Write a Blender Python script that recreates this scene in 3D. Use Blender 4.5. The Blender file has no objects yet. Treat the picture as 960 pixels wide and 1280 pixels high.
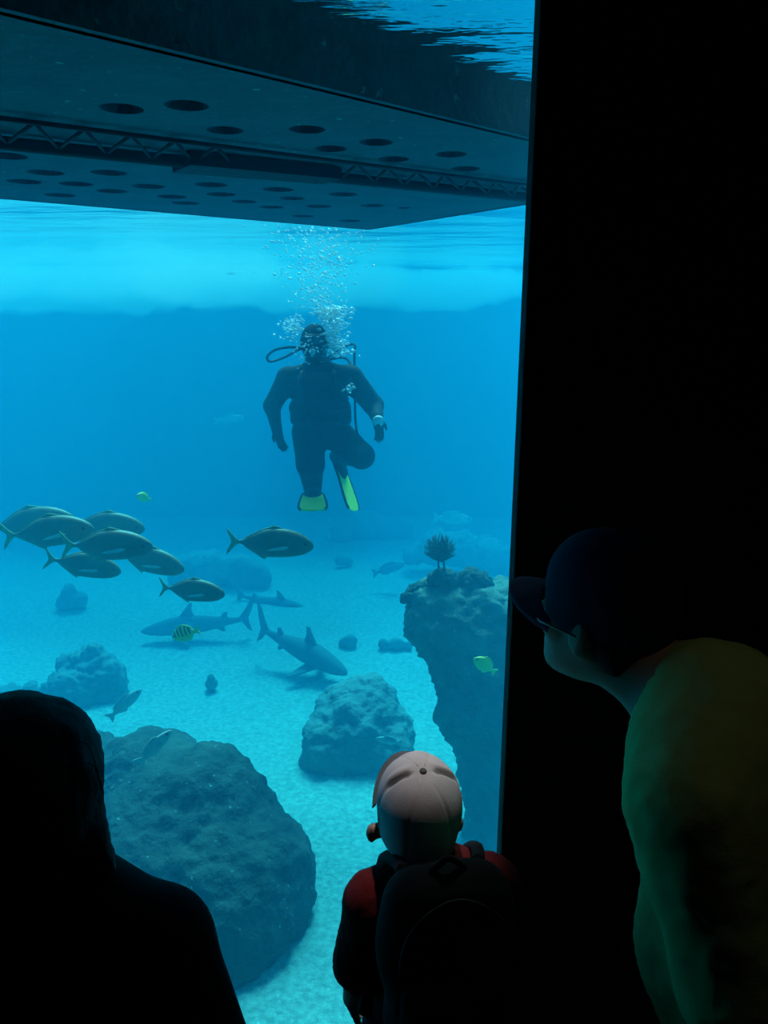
import bpy, bmesh, math, random
import numpy as np
from mathutils import Vector, Matrix, noise, geometry

# ------------------------------------------------------------------ camera, world, sun, exposure
scene = bpy.context.scene
COL = scene.collection
FPX, PITCH = 950.0, math.radians(15.0)
CAM = np.array([0.0, 0.0, 2.1])
cam_data = bpy.data.cameras.new('camera')
cam_data.sensor_fit = 'VERTICAL'
cam_data.sensor_height = 36.0
cam_data.lens = FPX / 1280.0 * 36.0
cam_data.clip_start = 0.02
cam_data.clip_end = 200.0
cam = bpy.data.objects.new('camera', cam_data)
cam.location = CAM
cam.rotation_euler = (math.radians(90) - PITCH, 0, 0)
COL.objects.link(cam)
scene.camera = cam

world = bpy.data.worlds.new('overcast_daylight')
scene.world = world
world.use_nodes = True
world.node_tree.nodes['Background'].inputs['Color'].default_value = (0.62, 0.85, 1.0, 1)
world.node_tree.nodes['Background'].inputs['Strength'].default_value = 1.0

sun_data = bpy.data.lights.new('sun', 'SUN')
sun_data.energy = 13.0
sun_data.color = (0.85, 1.0, 0.98)
sun_data.angle = math.radians(24)
sun = bpy.data.objects.new('sun', sun_data)
sun.rotation_euler = Vector((-0.03, -0.56, -0.82)).to_track_quat('-Z', 'Y').to_euler()
sun.location = (0, 10, 12)
COL.objects.link(sun)

scene.view_settings.view_transform = 'Standard'
scene.view_settings.look = 'None'
scene.view_settings.gamma = 1.0
scene.view_settings.exposure = 0.0
scene.view_settings.use_curve_mapping = False
scene.cycles.use_denoising = True
scene.cycles.max_bounces = 8
scene.cycles.volume_bounces = 1
scene.cycles.transparent_max_bounces = 16

FLOOR_Z, SAND_Z, SURF_Z, GLASS_Y, BACK_Y = 0.0, -1.9, 2.75, 1.75, 14.5
EDGE_X = 0.3155

# ------------------------------------------------------------------ picture-to-place measuring
_R = np.array([1.0, 0, 0])
_F = np.array([0, math.cos(PITCH), -math.sin(PITCH)])
_U = np.array([0, math.sin(PITCH), math.cos(PITCH)])

def P(x, y, Y):
    v = _F + (x - 480) / FPX * _R + (640 - y) / FPX * _U
    return CAM + v * (Y / v[1])

def PZ(x, y, z):
    v = _F + (x - 480) / FPX * _R + (640 - y) / FPX * _U
    return CAM + v * ((z - CAM[2]) / v[2])

def M_PER_PX(y, Y):
    v = _F + (640 - y) / FPX * _U
    return (Y / v[1]) / FPX

def unit(v):
    v = np.asarray(v, float)
    return v / np.linalg.norm(v)

# ------------------------------------------------------------------ materials
MATS = {}
def mat(name, color, rough=0.7, color2=None, scale=8.0, bump=0.0, bump_scale=30.0, spec=0.3, metallic=0.0, detail=4.0, speck=None, speck_scale=60.0):
    if name in MATS:
        return MATS[name]
    m = bpy.data.materials.new(name)
    m.use_nodes = True
    nt = m.node_tree
    b = nt.nodes['Principled BSDF']
    b.inputs['Base Color'].default_value = (*color, 1)
    b.inputs['Roughness'].default_value = rough
    b.inputs['Specular IOR Level'].default_value = spec
    b.inputs['Metallic'].default_value = metallic
    tc = nt.nodes.new('ShaderNodeTexCoord')
    out = None
    if color2 is not None:
        n = nt.nodes.new('ShaderNodeTexNoise')
        n.inputs['Scale'].default_value = scale
        n.inputs['Detail'].default_value = detail
        nt.links.new(tc.outputs['Object'], n.inputs['Vector'])
        r = nt.nodes.new('ShaderNodeValToRGB')
        r.color_ramp.elements[0].position = 0.35
        r.color_ramp.elements[1].position = 0.68
        r.color_ramp.elements[0].color = (*color, 1)
        r.color_ramp.elements[1].color = (*color2, 1)
        nt.links.new(n.outputs['Fac'], r.inputs['Fac'])
        out = r.outputs['Color']
        if speck is not None:
            v = nt.nodes.new('ShaderNodeTexNoise')
            v.inputs['Scale'].default_value = speck_scale
            v.inputs['Detail'].default_value = 2.0
            nt.links.new(tc.outputs['Object'], v.inputs['Vector'])
            r2 = nt.nodes.new('ShaderNodeValToRGB')
            r2.color_ramp.elements[0].position = 0.68
            r2.color_ramp.elements[1].position = 0.74
            nt.links.new(v.outputs['Fac'], r2.inputs['Fac'])
            mx = nt.nodes.new('ShaderNodeMixRGB')
            nt.links.new(r2.outputs['Color'], mx.inputs['Fac'])
            nt.links.new(out, mx.inputs['Color1'])
            mx.inputs['Color2'].default_value = (*speck, 1)
            out = mx.outputs['Color']
        nt.links.new(out, b.inputs['Base Color'])
    if bump > 0:
        n2 = nt.nodes.new('ShaderNodeTexNoise')
        n2.inputs['Scale'].default_value = bump_scale
        n2.inputs['Detail'].default_value = 5
        nt.links.new(tc.outputs['Object'], n2.inputs['Vector'])
        bp = nt.nodes.new('ShaderNodeBump')
        bp.inputs['Strength'].default_value = bump
        bp.inputs['Distance'].default_value = 0.5 / bump_scale
        nt.links.new(n2.outputs['Fac'], bp.inputs['Height'])
        nt.links.new(bp.outputs['Normal'], b.inputs['Normal'])
    MATS[name] = m
    return m

def volume_mat(name, scatter, absorb, aniso=0.0):
    """scatter and absorb are per-channel coefficients in 1/m."""
    m = bpy.data.materials.new(name)
    m.use_nodes = True
    nt = m.node_tree
    nt.nodes.remove(nt.nodes['Principled BSDF'])
    out = nt.nodes['Material Output']
    s = nt.nodes.new('ShaderNodeVolumeScatter')
    ds = max(scatter)
    s.inputs['Color'].default_value = (*[c / ds for c in scatter], 1)
    s.inputs['Density'].default_value = ds
    s.inputs['Anisotropy'].default_value = aniso
    last = s.outputs['Volume']
    if absorb is not None:
        a = nt.nodes.new('ShaderNodeVolumeAbsorption')
        da = max(absorb)
        a.inputs['Color'].default_value = (*[1 - c / da for c in absorb], 1)
        a.inputs['Density'].default_value = da
        add = nt.nodes.new('ShaderNodeAddShader')
        nt.links.new(last, add.inputs[0])
        nt.links.new(a.outputs['Volume'], add.inputs[1])
        last = add.outputs['Shader']
    nt.links.new(last, out.inputs['Volume'])
    return m

def clear_mat(name, col):
    m = bpy.data.materials.new(name)
    m.use_nodes = True
    nt = m.node_tree
    nt.nodes.remove(nt.nodes['Principled BSDF'])
    t = nt.nodes.new('ShaderNodeBsdfTransparent')
    t.inputs['Color'].default_value = (*col, 1)
    nt.links.new(t.outputs['BSDF'], nt.nodes['Material Output'].inputs['Surface'])
    return m

def water_surface_mat():
    m = bpy.data.materials.new('rippled_water_surface')
    m.use_nodes = True
    nt = m.node_tree
    nt.nodes.remove(nt.nodes['Principled BSDF'])
    tc = nt.nodes.new('ShaderNodeTexCoord')
    mp = nt.nodes.new('ShaderNodeMapping')
    mp.inputs['Scale'].default_value = (1.0, 2.6, 1.0)
    n = nt.nodes.new('ShaderNodeTexNoise')
    n.inputs['Scale'].default_value = 5.0
    n.inputs['Detail'].default_value = 3
    nt.links.new(tc.outputs['Object'], mp.inputs['Vector'])
    nt.links.new(mp.outputs['Vector'], n.inputs['Vector'])
    bp = nt.nodes.new('ShaderNodeBump')
    bp.inputs['Strength'].default_value = 0.24
    bp.inputs['Distance'].default_value = 0.03
    nt.links.new(n.outputs['Fac'], bp.inputs['Height'])
    fr = nt.nodes.new('ShaderNodeFresnel')
    fr.inputs['IOR'].default_value = 1.33
    nt.links.new(bp.outputs['Normal'], fr.inputs['Normal'])
    tr = nt.nodes.new('ShaderNodeBsdfTransparent')
    gl = nt.nodes.new('ShaderNodeBsdfGlossy')
    gl.inputs['Roughness'].default_value = 0.03
    gl.inputs['Color'].default_value = (0.97, 0.97, 0.97, 1)
    nt.links.new(bp.outputs['Normal'], gl.inputs['Normal'])
    mx = nt.nodes.new('ShaderNodeMixShader')
    nt.links.new(fr.outputs['Fac'], mx.inputs['Fac'])
    nt.links.new(tr.outputs['BSDF'], mx.inputs[1])
    nt.links.new(gl.outputs['BSDF'], mx.inputs[2])
    nt.links.new(mx.outputs['Shader'], nt.nodes['Material Output'].inputs['Surface'])
    return m

M_BLACK = mat('black_painted_wall', (0.012, 0.010, 0.014), 0.8, (0.016, 0.013, 0.018), 3.0, 0.1)
M_GFLOOR = mat('dark_gallery_carpet', (0.010, 0.010, 0.012), 0.95, (0.018, 0.017, 0.020), 40.0, 0.3, 200)
M_TANKWALL = mat('painted_tank_wall', (0.10, 0.20, 0.26), 0.9, (0.13, 0.24, 0.30), 1.2, 0.2)
M_SAND = mat('pale_coral_sand', (0.27, 0.40, 0.38), 1.0, (0.46, 0.63, 0.58), 22.0, 0.9, 26, 0.1, 0.0, 7.0, (0.74, 0.76, 0.70), 44)
M_ROCK = mat('algae_covered_rock', (0.050, 0.075, 0.075), 0.95, (0.10, 0.13, 0.115), 5.0, 0.9, 22, 0.1, 0.0, 6.0, (0.34, 0.40, 0.36), 34)
M_PALEROCK = mat('hazed_rock', (0.19, 0.25, 0.25), 0.95, (0.25, 0.31, 0.30), 5.0, 0.9, 22, 0.1, 0.0, 6.0, (0.4, 0.46, 0.42), 34)  # lighter than the boulder rock: extra water haze put into the colour
M_TOWER = mat('encrusted_rock', (0.10, 0.145, 0.125), 0.95, (0.19, 0.24, 0.19), 4.0, 0.9, 18, 0.1, 0.0, 6.0, (0.34, 0.40, 0.36), 30)
M_CORAL = mat('dark_coral', (0.045, 0.070, 0.065), 0.95, (0.10, 0.125, 0.10), 9.0, 0.9, 30, 0.1)
M_FANCORAL = mat('brown_sea_fan', (0.10, 0.075, 0.06), 0.95, (0.15, 0.11, 0.08), 9.0, 0.3, 30, 0.1)
M_HULL = mat('dark_wet_hull', (0.020, 0.030, 0.040), 0.55, (0.035, 0.050, 0.058), 4.0, 0.3, 25, 0.3)
M_PANEL = mat('algae_stained_panel', (0.090, 0.165, 0.20), 0.9, (0.125, 0.20, 0.23), 5.0, 0.4, 30, 0.1, 0.0, 5.0, (0.30, 0.42, 0.42), 26)
M_TUBE = mat('black_pontoon_rubber', (0.010, 0.013, 0.018), 0.6, (0.018, 0.022, 0.026), 3.0, 0.25, 18, 0.2)
M_SUIT = mat('black_neoprene', (0.010, 0.012, 0.016), 0.85, (0.018, 0.020, 0.024), 12.0, 0.2, 80, 0.2)
M_GEAR = mat('black_nylon_gear', (0.014, 0.015, 0.018), 0.7, (0.026, 0.027, 0.030), 30.0, 0.4, 120, 0.3)
M_YELLOW = mat('yellow_fin_rubber', (0.97, 0.86, 0.05), 0.55, (0.98, 0.90, 0.10), 8.0, 0.1, 40, 0.4)
M_STEEL = mat('scuffed_steel', (0.50, 0.52, 0.54), 0.35, (0.42, 0.44, 0.46), 12.0, 0.1, 60, 0.5, 0.6)
M_LENS = mat('mask_lens', (0.04, 0.05, 0.06), 0.08, (0.05, 0.06, 0.07), 3.0, 0, 1, 0.8)
M_WHITEPART = mat('white_glint_plastic', (0.80, 0.82, 0.80), 0.5, (0.85, 0.86, 0.84), 8.0)
M_SKIN = mat('skin', (0.36, 0.23, 0.17), 0.6, (0.40, 0.26, 0.19), 9.0, 0.05, 90)
M_EYE = mat('eye', (0.7, 0.7, 0.68), 0.2, (0.6, 0.6, 0.58), 30.0)
M_HAIR = mat('dark_brown_hair', (0.010, 0.007, 0.006), 0.7, (0.020, 0.014, 0.011), 40.0, 0.4, 140)
M_DARKTOP = mat('black_cotton', (0.012, 0.010, 0.012), 0.95, (0.018, 0.015, 0.018), 30.0, 0.3, 200)
M_RED = mat('red_jersey_cotton', (0.11, 0.006, 0.008), 0.95, (0.14, 0.010, 0.011), 24.0, 0.3, 220)
M_GREEN = mat('olive_green_cotton', (0.34, 0.50, 0.17), 0.95, (0.40, 0.57, 0.20), 18.0, 0.3, 200)
M_NAVY = mat('navy_cap_cloth', (0.022, 0.030, 0.070), 0.95, (0.030, 0.040, 0.085), 30.0, 0.3, 240)
M_GREYCAP = mat('pale_grey_cap_cloth', (0.50, 0.48, 0.49), 0.95, (0.57, 0.55, 0.56), 30.0, 0.25, 260)
M_GREYDARK = mat('dark_grey_cap_cloth', (0.10, 0.10, 0.11), 0.95, (0.13, 0.13, 0.14), 30.0, 0.25, 260)
M_DENIM = mat('dark_denim', (0.020, 0.026, 0.045), 0.95, (0.032, 0.040, 0.062), 40.0, 0.3, 240)
M_SHOE = mat('dark_shoe', (0.02, 0.02, 0.022), 0.7, (0.035, 0.035, 0.038), 20.0)
M_PACK = mat('black_backpack_nylon', (0.005, 0.0045, 0.0055), 0.95, (0.008, 0.007, 0.008), 40.0, 0.3, 260)
M_FISH = mat('trevally_scales', (0.13, 0.125, 0.085), 0.5, (0.20, 0.185, 0.11), 7.0, 0.15, 70, 0.5)
M_FISHFIN = mat('trevally_fin', (0.34, 0.32, 0.13), 0.6, (0.44, 0.40, 0.16), 12.0)
M_FISHPALE = mat('pale_fish_scales', (0.42, 0.47, 0.44), 0.4, (0.56, 0.60, 0.56), 6.0, 0.1, 60, 0.5)
M_FISHYELLOW = mat('yellow_fish_scales', (0.88, 0.78, 0.12), 0.5, (0.92, 0.84, 0.22), 6.0, 0.1, 60, 0.4)
M_FISHBLACK = mat('black_fish_bar', (0.03, 0.035, 0.03), 0.6, (0.05, 0.05, 0.045), 6.0)
M_SHARK = mat('grey_shark_skin', (0.12, 0.17, 0.19), 0.8, (0.16, 0.21, 0.23), 3.0, 0.1, 60, 0.2)
M_LAMP = mat('lamp_housing', (0.03, 0.03, 0.03), 0.5, (0.04, 0.04, 0.04), 6.0)

def bubble_mat():
    m = bpy.data.materials.new('air_bubble')
    m.use_nodes = True
    nt = m.node_tree
    b = nt.nodes['Principled BSDF']
    b.inputs['Base Color'].default_value = (0.92, 0.97, 0.96, 1)
    b.inputs['Roughness'].default_value = 0.12
    b.inputs['Specular IOR Level'].default_value = 0.8
    tr = nt.nodes.new('ShaderNodeBsdfTransparent')
    lw = nt.nodes.new('ShaderNodeLayerWeight')
    lw.inputs['Blend'].default_value = 0.78
    mx = nt.nodes.new('ShaderNodeMixShader')
    nt.links.new(lw.outputs['Facing'], mx.inputs['Fac'])
    nt.links.new(tr.outputs['BSDF'], mx.inputs[1])
    nt.links.new(b.outputs['BSDF'], mx.inputs[2])
    nt.links.new(mx.outputs['Shader'], nt.nodes['Material Output'].inputs['Surface'])
    return m
M_BUBBLE = bubble_mat()

# ------------------------------------------------------------------ object helpers
def tag(o, label=None, cat=None, group=None, kind=None):
    if label: o['label'] = label
    if cat: o['category'] = cat
    if group: o['group'] = group
    if kind: o['kind'] = kind
    return o

def link(o, parent=None):
    COL.objects.link(o)
    if parent is not None:
        o.parent = parent
        # children are written in world coordinates unless the parent sits at the origin frame
        if parent.get('_world'):
            o.matrix_parent_inverse = Matrix.Identity(4)
    return o

def mesh_obj(name, verts, faces, material, parent=None, smooth=True, offset=None):
    me = bpy.data.meshes.new(name)
    vs = [tuple(map(float, v)) for v in verts]
    if offset is not None:
        vs = [(v[0] - offset[0], v[1] - offset[1], v[2] - offset[2]) for v in vs]
    me.from_pydata(vs, [], [tuple(map(int, f)) for f in faces])
    me.update()
    if smooth:
        me.polygons.foreach_set('use_smooth', [True] * len(me.polygons))
    mats = material if isinstance(material, (list, tuple)) else [material]
    for mm in mats:
        me.materials.append(mm)
    o = bpy.data.objects.new(name, me)
    COL.objects.link(o)
    if parent is not None:
        o.parent = parent
    return o

def empty(name, loc=(0, 0, 0), rot=(0, 0, 0)):
    o = bpy.data.objects.new(name, None)
    o.location = tuple(map(float, loc))
    o.rotation_euler = rot
    o.empty_display_size = 0.1
    COL.objects.link(o)
    return o

def box(name, lo, hi, material, parent=None, offset=None, bevel=0.0):
    bm = bmesh.new()
    bmesh.ops.create_cube(bm, size=1.0)
    for v in bm.verts:
        for i in range(3):
            v.co[i] = (lo[i] + hi[i]) / 2 + v.co[i] * (hi[i] - lo[i])
    if bevel > 0:
        bmesh.ops.bevel(bm, geom=list(bm.edges), offset=bevel, segments=2, profile=0.5, affect='EDGES')
    vs = [v.co.copy() for v in bm.verts]
    bm.verts.index_update()
    fs = [[v.index for v in f.verts] for f in bm.faces]
    bm.free()
    return mesh_obj(name, vs, fs, material, parent, False, offset)

def grid_box(name, lo, hi, cuts, material):
    return box(name, lo, hi, material)

def catmull(pts, n=8):
    pts = [np.asarray(p, float) for p in pts]
    if len(pts) < 3:
        return pts
    ext = [2 * pts[0] - pts[1]] + pts + [2 * pts[-1] - pts[-2]]
    out = []
    for i in range(1, len(ext) - 2):
        a, b, c, d = ext[i - 1], ext[i], ext[i + 1], ext[i + 2]
        for k in range(n):
            t = k / n
            out.append(0.5 * (2 * b + (c - a) * t + (2 * a - 5 * b + 4 * c - d) * t * t + (3 * b - a - 3 * c + d) * t ** 3))
    out.append(pts[-1])
    return out

def tube_geo(pts, r, n=8, caps=True):
    """r: number or list of radii per point."""
    pts = [np.asarray(p, float) for p in pts]
    rs = r if isinstance(r, (list, tuple, np.ndarray)) else [r] * len(pts)
    V, Fc = [], []
    prev = None
    for i, p in enumerate(pts):
        t = unit(pts[min(i + 1, len(pts) - 1)] - pts[max(i - 1, 0)])
        if prev is None:
            a = np.cross(t, [0, 0, 1.0])
            if np.linalg.norm(a) < 1e-3: a = np.cross(t, [1.0, 0, 0])
        else:
            a = prev - t * np.dot(prev, t)
        a = unit(a); prev = a
        b = np.cross(t, a)
        for k in range(n):
            an = 2 * math.pi * k / n
            V.append(p + rs[i] * (math.cos(an) * a + math.sin(an) * b))
    for i in range(len(pts) - 1):
        for k in range(n):
            Fc.append((i * n + k, i * n + (k + 1) % n, (i + 1) * n + (k + 1) % n, (i + 1) * n + k))
    if caps:
        Fc.append(tuple(range(n - 1, -1, -1)))
        Fc.append(tuple((len(pts) - 1) * n + k for k in range(n)))
    return V, Fc

def join_geo(parts):
    V, Fc = [], []
    for v, f in parts:
        o = len(V)
        V += list(v)
        Fc += [tuple(i + o for i in ff) for ff in f]
    return V, Fc

def extrude_poly(pts3, thick):
    """flat outline (list of 3-vectors) -> solid of given thickness along its normal."""
    pts = [np.asarray(p, float) for p in pts3]
    nrm = np.zeros(3)
    for i in range(len(pts)):
        nrm += np.cross(pts[i], pts[(i + 1) % len(pts)])
    nrm = unit(nrm)
    n = len(pts)
    V = [p + nrm * thick / 2 for p in pts] + [p - nrm * thick / 2 for p in pts]
    Fc = [tuple(range(n)), tuple(range(2 * n - 1, n - 1, -1))]
    for i in range(n):
        j = (i + 1) % n
        Fc.append((i, i + n, j + n, j))
    return V, Fc

# ------------------------------------------------------------------ smooth implicit shapes (surface nets)
def cap(p0, r0, p1, r1, k=0.02):
    return ('c', np.asarray(p0, float), float(r0), np.asarray(p1, float), float(r1), k)
def sph(p, r, k=0.02):
    return ('e', np.asarray(p, float), np.array([r, r, r], float), np.eye(3), k)
def ell(p, radii, rot=None, k=0.02):
    return ('e', np.asarray(p, float), np.asarray(radii, float), np.eye(3) if rot is None else np.asarray(rot, float), k)
def rbox(p, half, rot=None, rr=0.03, k=0.02):
    return ('b', np.asarray(p, float), np.asarray(half, float), np.eye(3) if rot is None else np.asarray(rot, float), k, rr)
def grow_prims(prims, d):
    out = []
    for q in prims:
        if q[0] == 'c': out.append(('c', q[1], q[2] + d, q[3], q[4] + d, q[5]))
        elif q[0] == 'e': out.append(('e', q[1], q[2] + d, q[3], q[4]))
        else: out.append(('b', q[1], q[2] + d, q[3], q[4], q[5] + d))
    return out

def implicit_geo(prims, h, clips=(), disp=None):
    """prims joined by a smooth union; clips: (point, normal) half-spaces kept on the side the normal points away from."""
    los, his = [], []
    for q in prims:
        if q[0] == 'c':
            lo = np.minimum(q[1] - q[2], q[3] - q[4]); hi = np.maximum(q[1] + q[2], q[3] + q[4])
        else:
            e = np.linalg.norm(q[2]) if q[0] == 'b' else q[2].max()
            lo, hi = q[1] - e, q[1] + e
        los.append(lo); his.append(hi)
    pad = 5 * h + (0.06 if disp else 0)
    LO = np.min(los, axis=0) - pad; HI = np.max(his, axis=0) + pad
    N = np.ceil((HI - LO) / h).astype(int) + 1
    V = np.full(N, 1.0, dtype=np.float32)
    ax = [LO[i] + h * np.arange(N[i]) for i in range(3)]
    for q, lo, hi in zip(prims, los, his):
        k = q[4] if q[0] != 'c' else q[5]
        m = k + 4 * h + (0.06 if disp else 0)
        i0 = np.maximum(((lo - m - LO) / h).astype(int), 0); i1 = np.minimum(((hi + m - LO) / h).astype(int) + 2, N)
        X, Y, Z = np.meshgrid(ax[0][i0[0]:i1[0]], ax[1][i0[1]:i1[1]], ax[2][i0[2]:i1[2]], indexing='ij')
        if q[0] == 'c':
            d = q[3] - q[1]; L2 = max(float(d @ d), 1e-9)
            px, py, pz = X - q[1][0], Y - q[1][1], Z - q[1][2]
            t = np.clip((px * d[0] + py * d[1] + pz * d[2]) / L2, 0, 1)
            D = np.sqrt((px - t * d[0]) ** 2 + (py - t * d[1]) ** 2 + (pz - t * d[2]) ** 2) - (q[2] + t * (q[4] - q[2]))
        else:
            px, py, pz = X - q[1][0], Y - q[1][1], Z - q[1][2]
            Rm = q[3]   # columns are the local axes
            lx = px * Rm[0, 0] + py * Rm[1, 0] + pz * Rm[2, 0]
            ly = px * Rm[0, 1] + py * Rm[1, 1] + pz * Rm[2, 1]
            lz = px * Rm[0, 2] + py * Rm[1, 2] + pz * Rm[2, 2]
            if q[0] == 'e':
                r = q[2]
                k0 = np.sqrt((lx / r[0]) ** 2 + (ly / r[1]) ** 2 + (lz / r[2]) ** 2)
                k1 = np.sqrt((lx / r[0] ** 2) ** 2 + (ly / r[1] ** 2) ** 2 + (lz / r[2] ** 2) ** 2) + 1e-9
                D = k0 * (k0 - 1) / k1
                D = np.where(k0 < 1e-3, -r.min(), D)
            else:
                rr = q[5]
                ex = np.abs(lx) - (q[2][0] - rr); ey = np.abs(ly) - (q[2][1] - rr); ez = np.abs(lz) - (q[2][2] - rr)
                D = np.sqrt(np.maximum(ex, 0) ** 2 + np.maximum(ey, 0) ** 2 + np.maximum(ez, 0) ** 2) + np.minimum(np.maximum(ex, np.maximum(ey, ez)), 0) - rr
        sl = V[i0[0]:i1[0], i0[1]:i1[1], i0[2]:i1[2]]
        hh = np.maximum(k - np.abs(sl - D), 0) / max(k, 1e-6)
        V[i0[0]:i1[0], i0[1]:i1[1], i0[2]:i1[2]] = np.minimum(sl, D) - hh * hh * k * 0.25
    if clips:
        X, Y, Z = np.meshgrid(*ax, indexing='ij')
        for pt, nr in clips:
            D = (X - pt[0]) * nr[0] + (Y - pt[1]) * nr[1] + (Z - pt[2]) * nr[2]
            V = np.maximum(V, D)
    V[0], V[-1] = 1, 1; V[:, 0], V[:, -1] = 1, 1; V[:, :, 0], V[:, :, -1] = 1, 1
    S = V < 0
    offs = [(a, b, c) for a in (0, 1) for b in (0, 1) for c in (0, 1)]
    n = N - 1
    sub = lambda A, o: A[o[0]:o[0] + n[0], o[1]:o[1] + n[1], o[2]:o[2] + n[2]]
    cnt = sum(sub(S, o).astype(np.int8) for o in offs)
    cells = np.argwhere((cnt > 0) & (cnt < 8))
    idx = np.full(n, -1, dtype=np.int64)
    idx[cells[:, 0], cells[:, 1], cells[:, 2]] = np.arange(len(cells))
    pos = np.zeros((len(cells), 3)); num = np.zeros(len(cells))
    for o in offs:
        for d in range(3):
            if o[d] == 1: continue
            o2 = list(o); o2[d] = 1
            a = V[cells[:, 0] + o[0], cells[:, 1] + o[1], cells[:, 2] + o[2]]
            b = V[cells[:, 0] + o2[0], cells[:, 1] + o2[1], cells[:, 2] + o2[2]]
            cr = (a < 0) != (b < 0)
            t = np.where(cr, a / np.where(cr, a - b, 1), 0)
            q = np.tile(np.array(o, float), (len(cells), 1)); q[:, d] += t
            pos += q * cr[:, None]; num += cr
    pts = LO + h * (cells + pos / num[:, None])
    quads = []
    for d in range(3):
        e1, e2 = (d + 1) % 3, (d + 2) % 3
        shp = [slice(None)] * 3
        a_ = [slice(None)] * 3; b_ = [slice(None)] * 3
        a_[d] = slice(0, -1); b_[d] = slice(1, None)
        A, B = S[tuple(a_)], S[tuple(b_)]
        ed = np.argwhere(A != B)
        ed = ed[(ed[:, e1] > 0) & (ed[:, e2] > 0) & (ed[:, e1] < n[e1]) & (ed[:, e2] < n[e2])]
        inside = A[ed[:, 0], ed[:, 1], ed[:, 2]]
        def cell(o1, o2):
            c = ed.copy(); c[:, e1] -= o1; c[:, e2] -= o2
            return idx[c[:, 0], c[:, 1], c[:, 2]]
        q = np.stack([cell(1, 1), cell(0, 1), cell(0, 0), cell(1, 0)], axis=1)
        q[~inside] = q[~inside][:, ::-1]
        quads.append(q)
    quads = np.concatenate(quads)
    if disp is not None:
        amp, freq, seed = disp
        # outward normals from face sums
        nr = np.zeros_like(pts)
        fn = np.cross(pts[quads[:, 2]] - pts[quads[:, 0]], pts[quads[:, 3]] - pts[quads[:, 1]])
        for c in range(4): np.add.at(nr, quads[:, c], fn)
        nr /= (np.linalg.norm(nr, axis=1, keepdims=True) + 1e-9)
        so = Vector((seed * 3.1, seed * 1.7, seed * 2.3))
        for i in range(len(pts)):
            v = Vector(pts[i]) * freq + so
            a = noise.noise(v) + 0.6 * noise.noise(v * 2.2) + 0.45 * noise.noise(v * 4.7) + 0.32 * noise.noise(v * 9.5) + 0.16 * noise.noise(v * 19)
            pts[i] += nr[i] * amp * a
    return pts, quads

def implicit(name, prims, h, material, parent=None, offset=None, clips=(), disp=None):
    v, f = implicit_geo(prims, h, clips, disp)
    return mesh_obj(name, v, f, material, parent, True, offset)

# ================================================================== THE SETTING
def struct(o):
    o['kind'] = 'structure'
    return o

# gallery: a dark room, visitors stand on the lower floor, the camera on a raised tier
struct(box('floor', (-3.2, 0.35, -0.15), (3.2, GLASS_Y - 0.02, 0.0), M_GFLOOR))
struct(box('floor_tier', (-3.2, -3.0, -0.15), (3.2, 0.35, 0.5), M_GFLOOR))
struct(box('ceiling', (-3.3, -3.1, 3.0), (3.3, 2.62, 3.12), M_BLACK))  # runs on past the pane, overhang added to keep sun off the visitors
struct(box('wall_back', (-3.3, -3.15, -0.15), (3.3, -3.0, 3.0), M_BLACK))
struct(box('wall_left', (-3.35, -3.15, -0.15), (-3.2, GLASS_Y, 3.0), M_BLACK))
struct(box('wall_right', (3.2, -3.15, -0.15), (3.35, GLASS_Y, 3.0), M_BLACK))
struct(box('wall_front', (EDGE_X, GLASS_Y, -2.2), (9.3, GLASS_Y + 0.06, 3.12), M_BLACK))
struct(box('wall_front_lower', (-9.3, GLASS_Y - 0.02, -2.2), (EDGE_X, GLASS_Y + 0.06, -0.1), M_BLACK))
struct(box('trim_1', (EDGE_X + 0.001, GLASS_Y - 0.006, 0.0), (EDGE_X + 0.03, GLASS_Y, 3.0), M_BLACK))
struct(box('wall_front_far_side', (-9.3, GLASS_Y, -0.1), (-3.2, GLASS_Y + 0.06, 3.12), M_BLACK))
struct(box('wall_front_upper', (-3.2, GLASS_Y - 0.02, 2.735), (EDGE_X, GLASS_Y + 0.06, 3.0), M_BLACK))
w = struct(box('window_1', (-3.2, GLASS_Y + 0.005, -0.1), (EDGE_X, GLASS_Y + 0.05, 2.735), clear_mat('clear_acrylic', (0.96, 0.985, 0.985))))
w['label'] = 'tall clear acrylic viewing pane between gallery and tank'

# tank shell
struct(box('wall_tank_back', (-9.3, BACK_Y, -2.3), (9.3, BACK_Y + 0.3, 2.80), M_TANKWALL))
struct(box('wall_tank_left', (-9.3, GLASS_Y + 0.06, -2.3), (-9.0, BACK_Y, 2.95), M_TANKWALL))
struct(box('wall_tank_right', (9.0, GLASS_Y + 0.06, -2.3), (9.3, BACK_Y, 2.95), M_TANKWALL))

def build_sand():
    nx, ny = 180, 130
    xs = np.linspace(-9.0, 9.0, nx); ys = np.linspace(GLASS_Y + 0.06, BACK_Y, ny)
    V = []
    for y in ys:
        for x in xs:
            z = SAND_Z + 0.07 * noise.noise(Vector((x * 0.5, y * 0.5, 3))) + 0.02 * noise.noise(Vector((x * 2.3, y * 2.3, 1))) + 0.008 * noise.noise(Vector((x * 8, y * 8, 7)))
            V.append((x, y, z))
    Fc = [(j * nx + i, j * nx + i + 1, (j + 1) * nx + i + 1, (j + 1) * nx + i) for j in range(ny - 1) for i in range(nx - 1)]
    o = mesh_obj('floor_sand', V, Fc, M_SAND)
    struct(o)
    o['label'] = 'pale sand bed of the tank'
build_sand()

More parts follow.
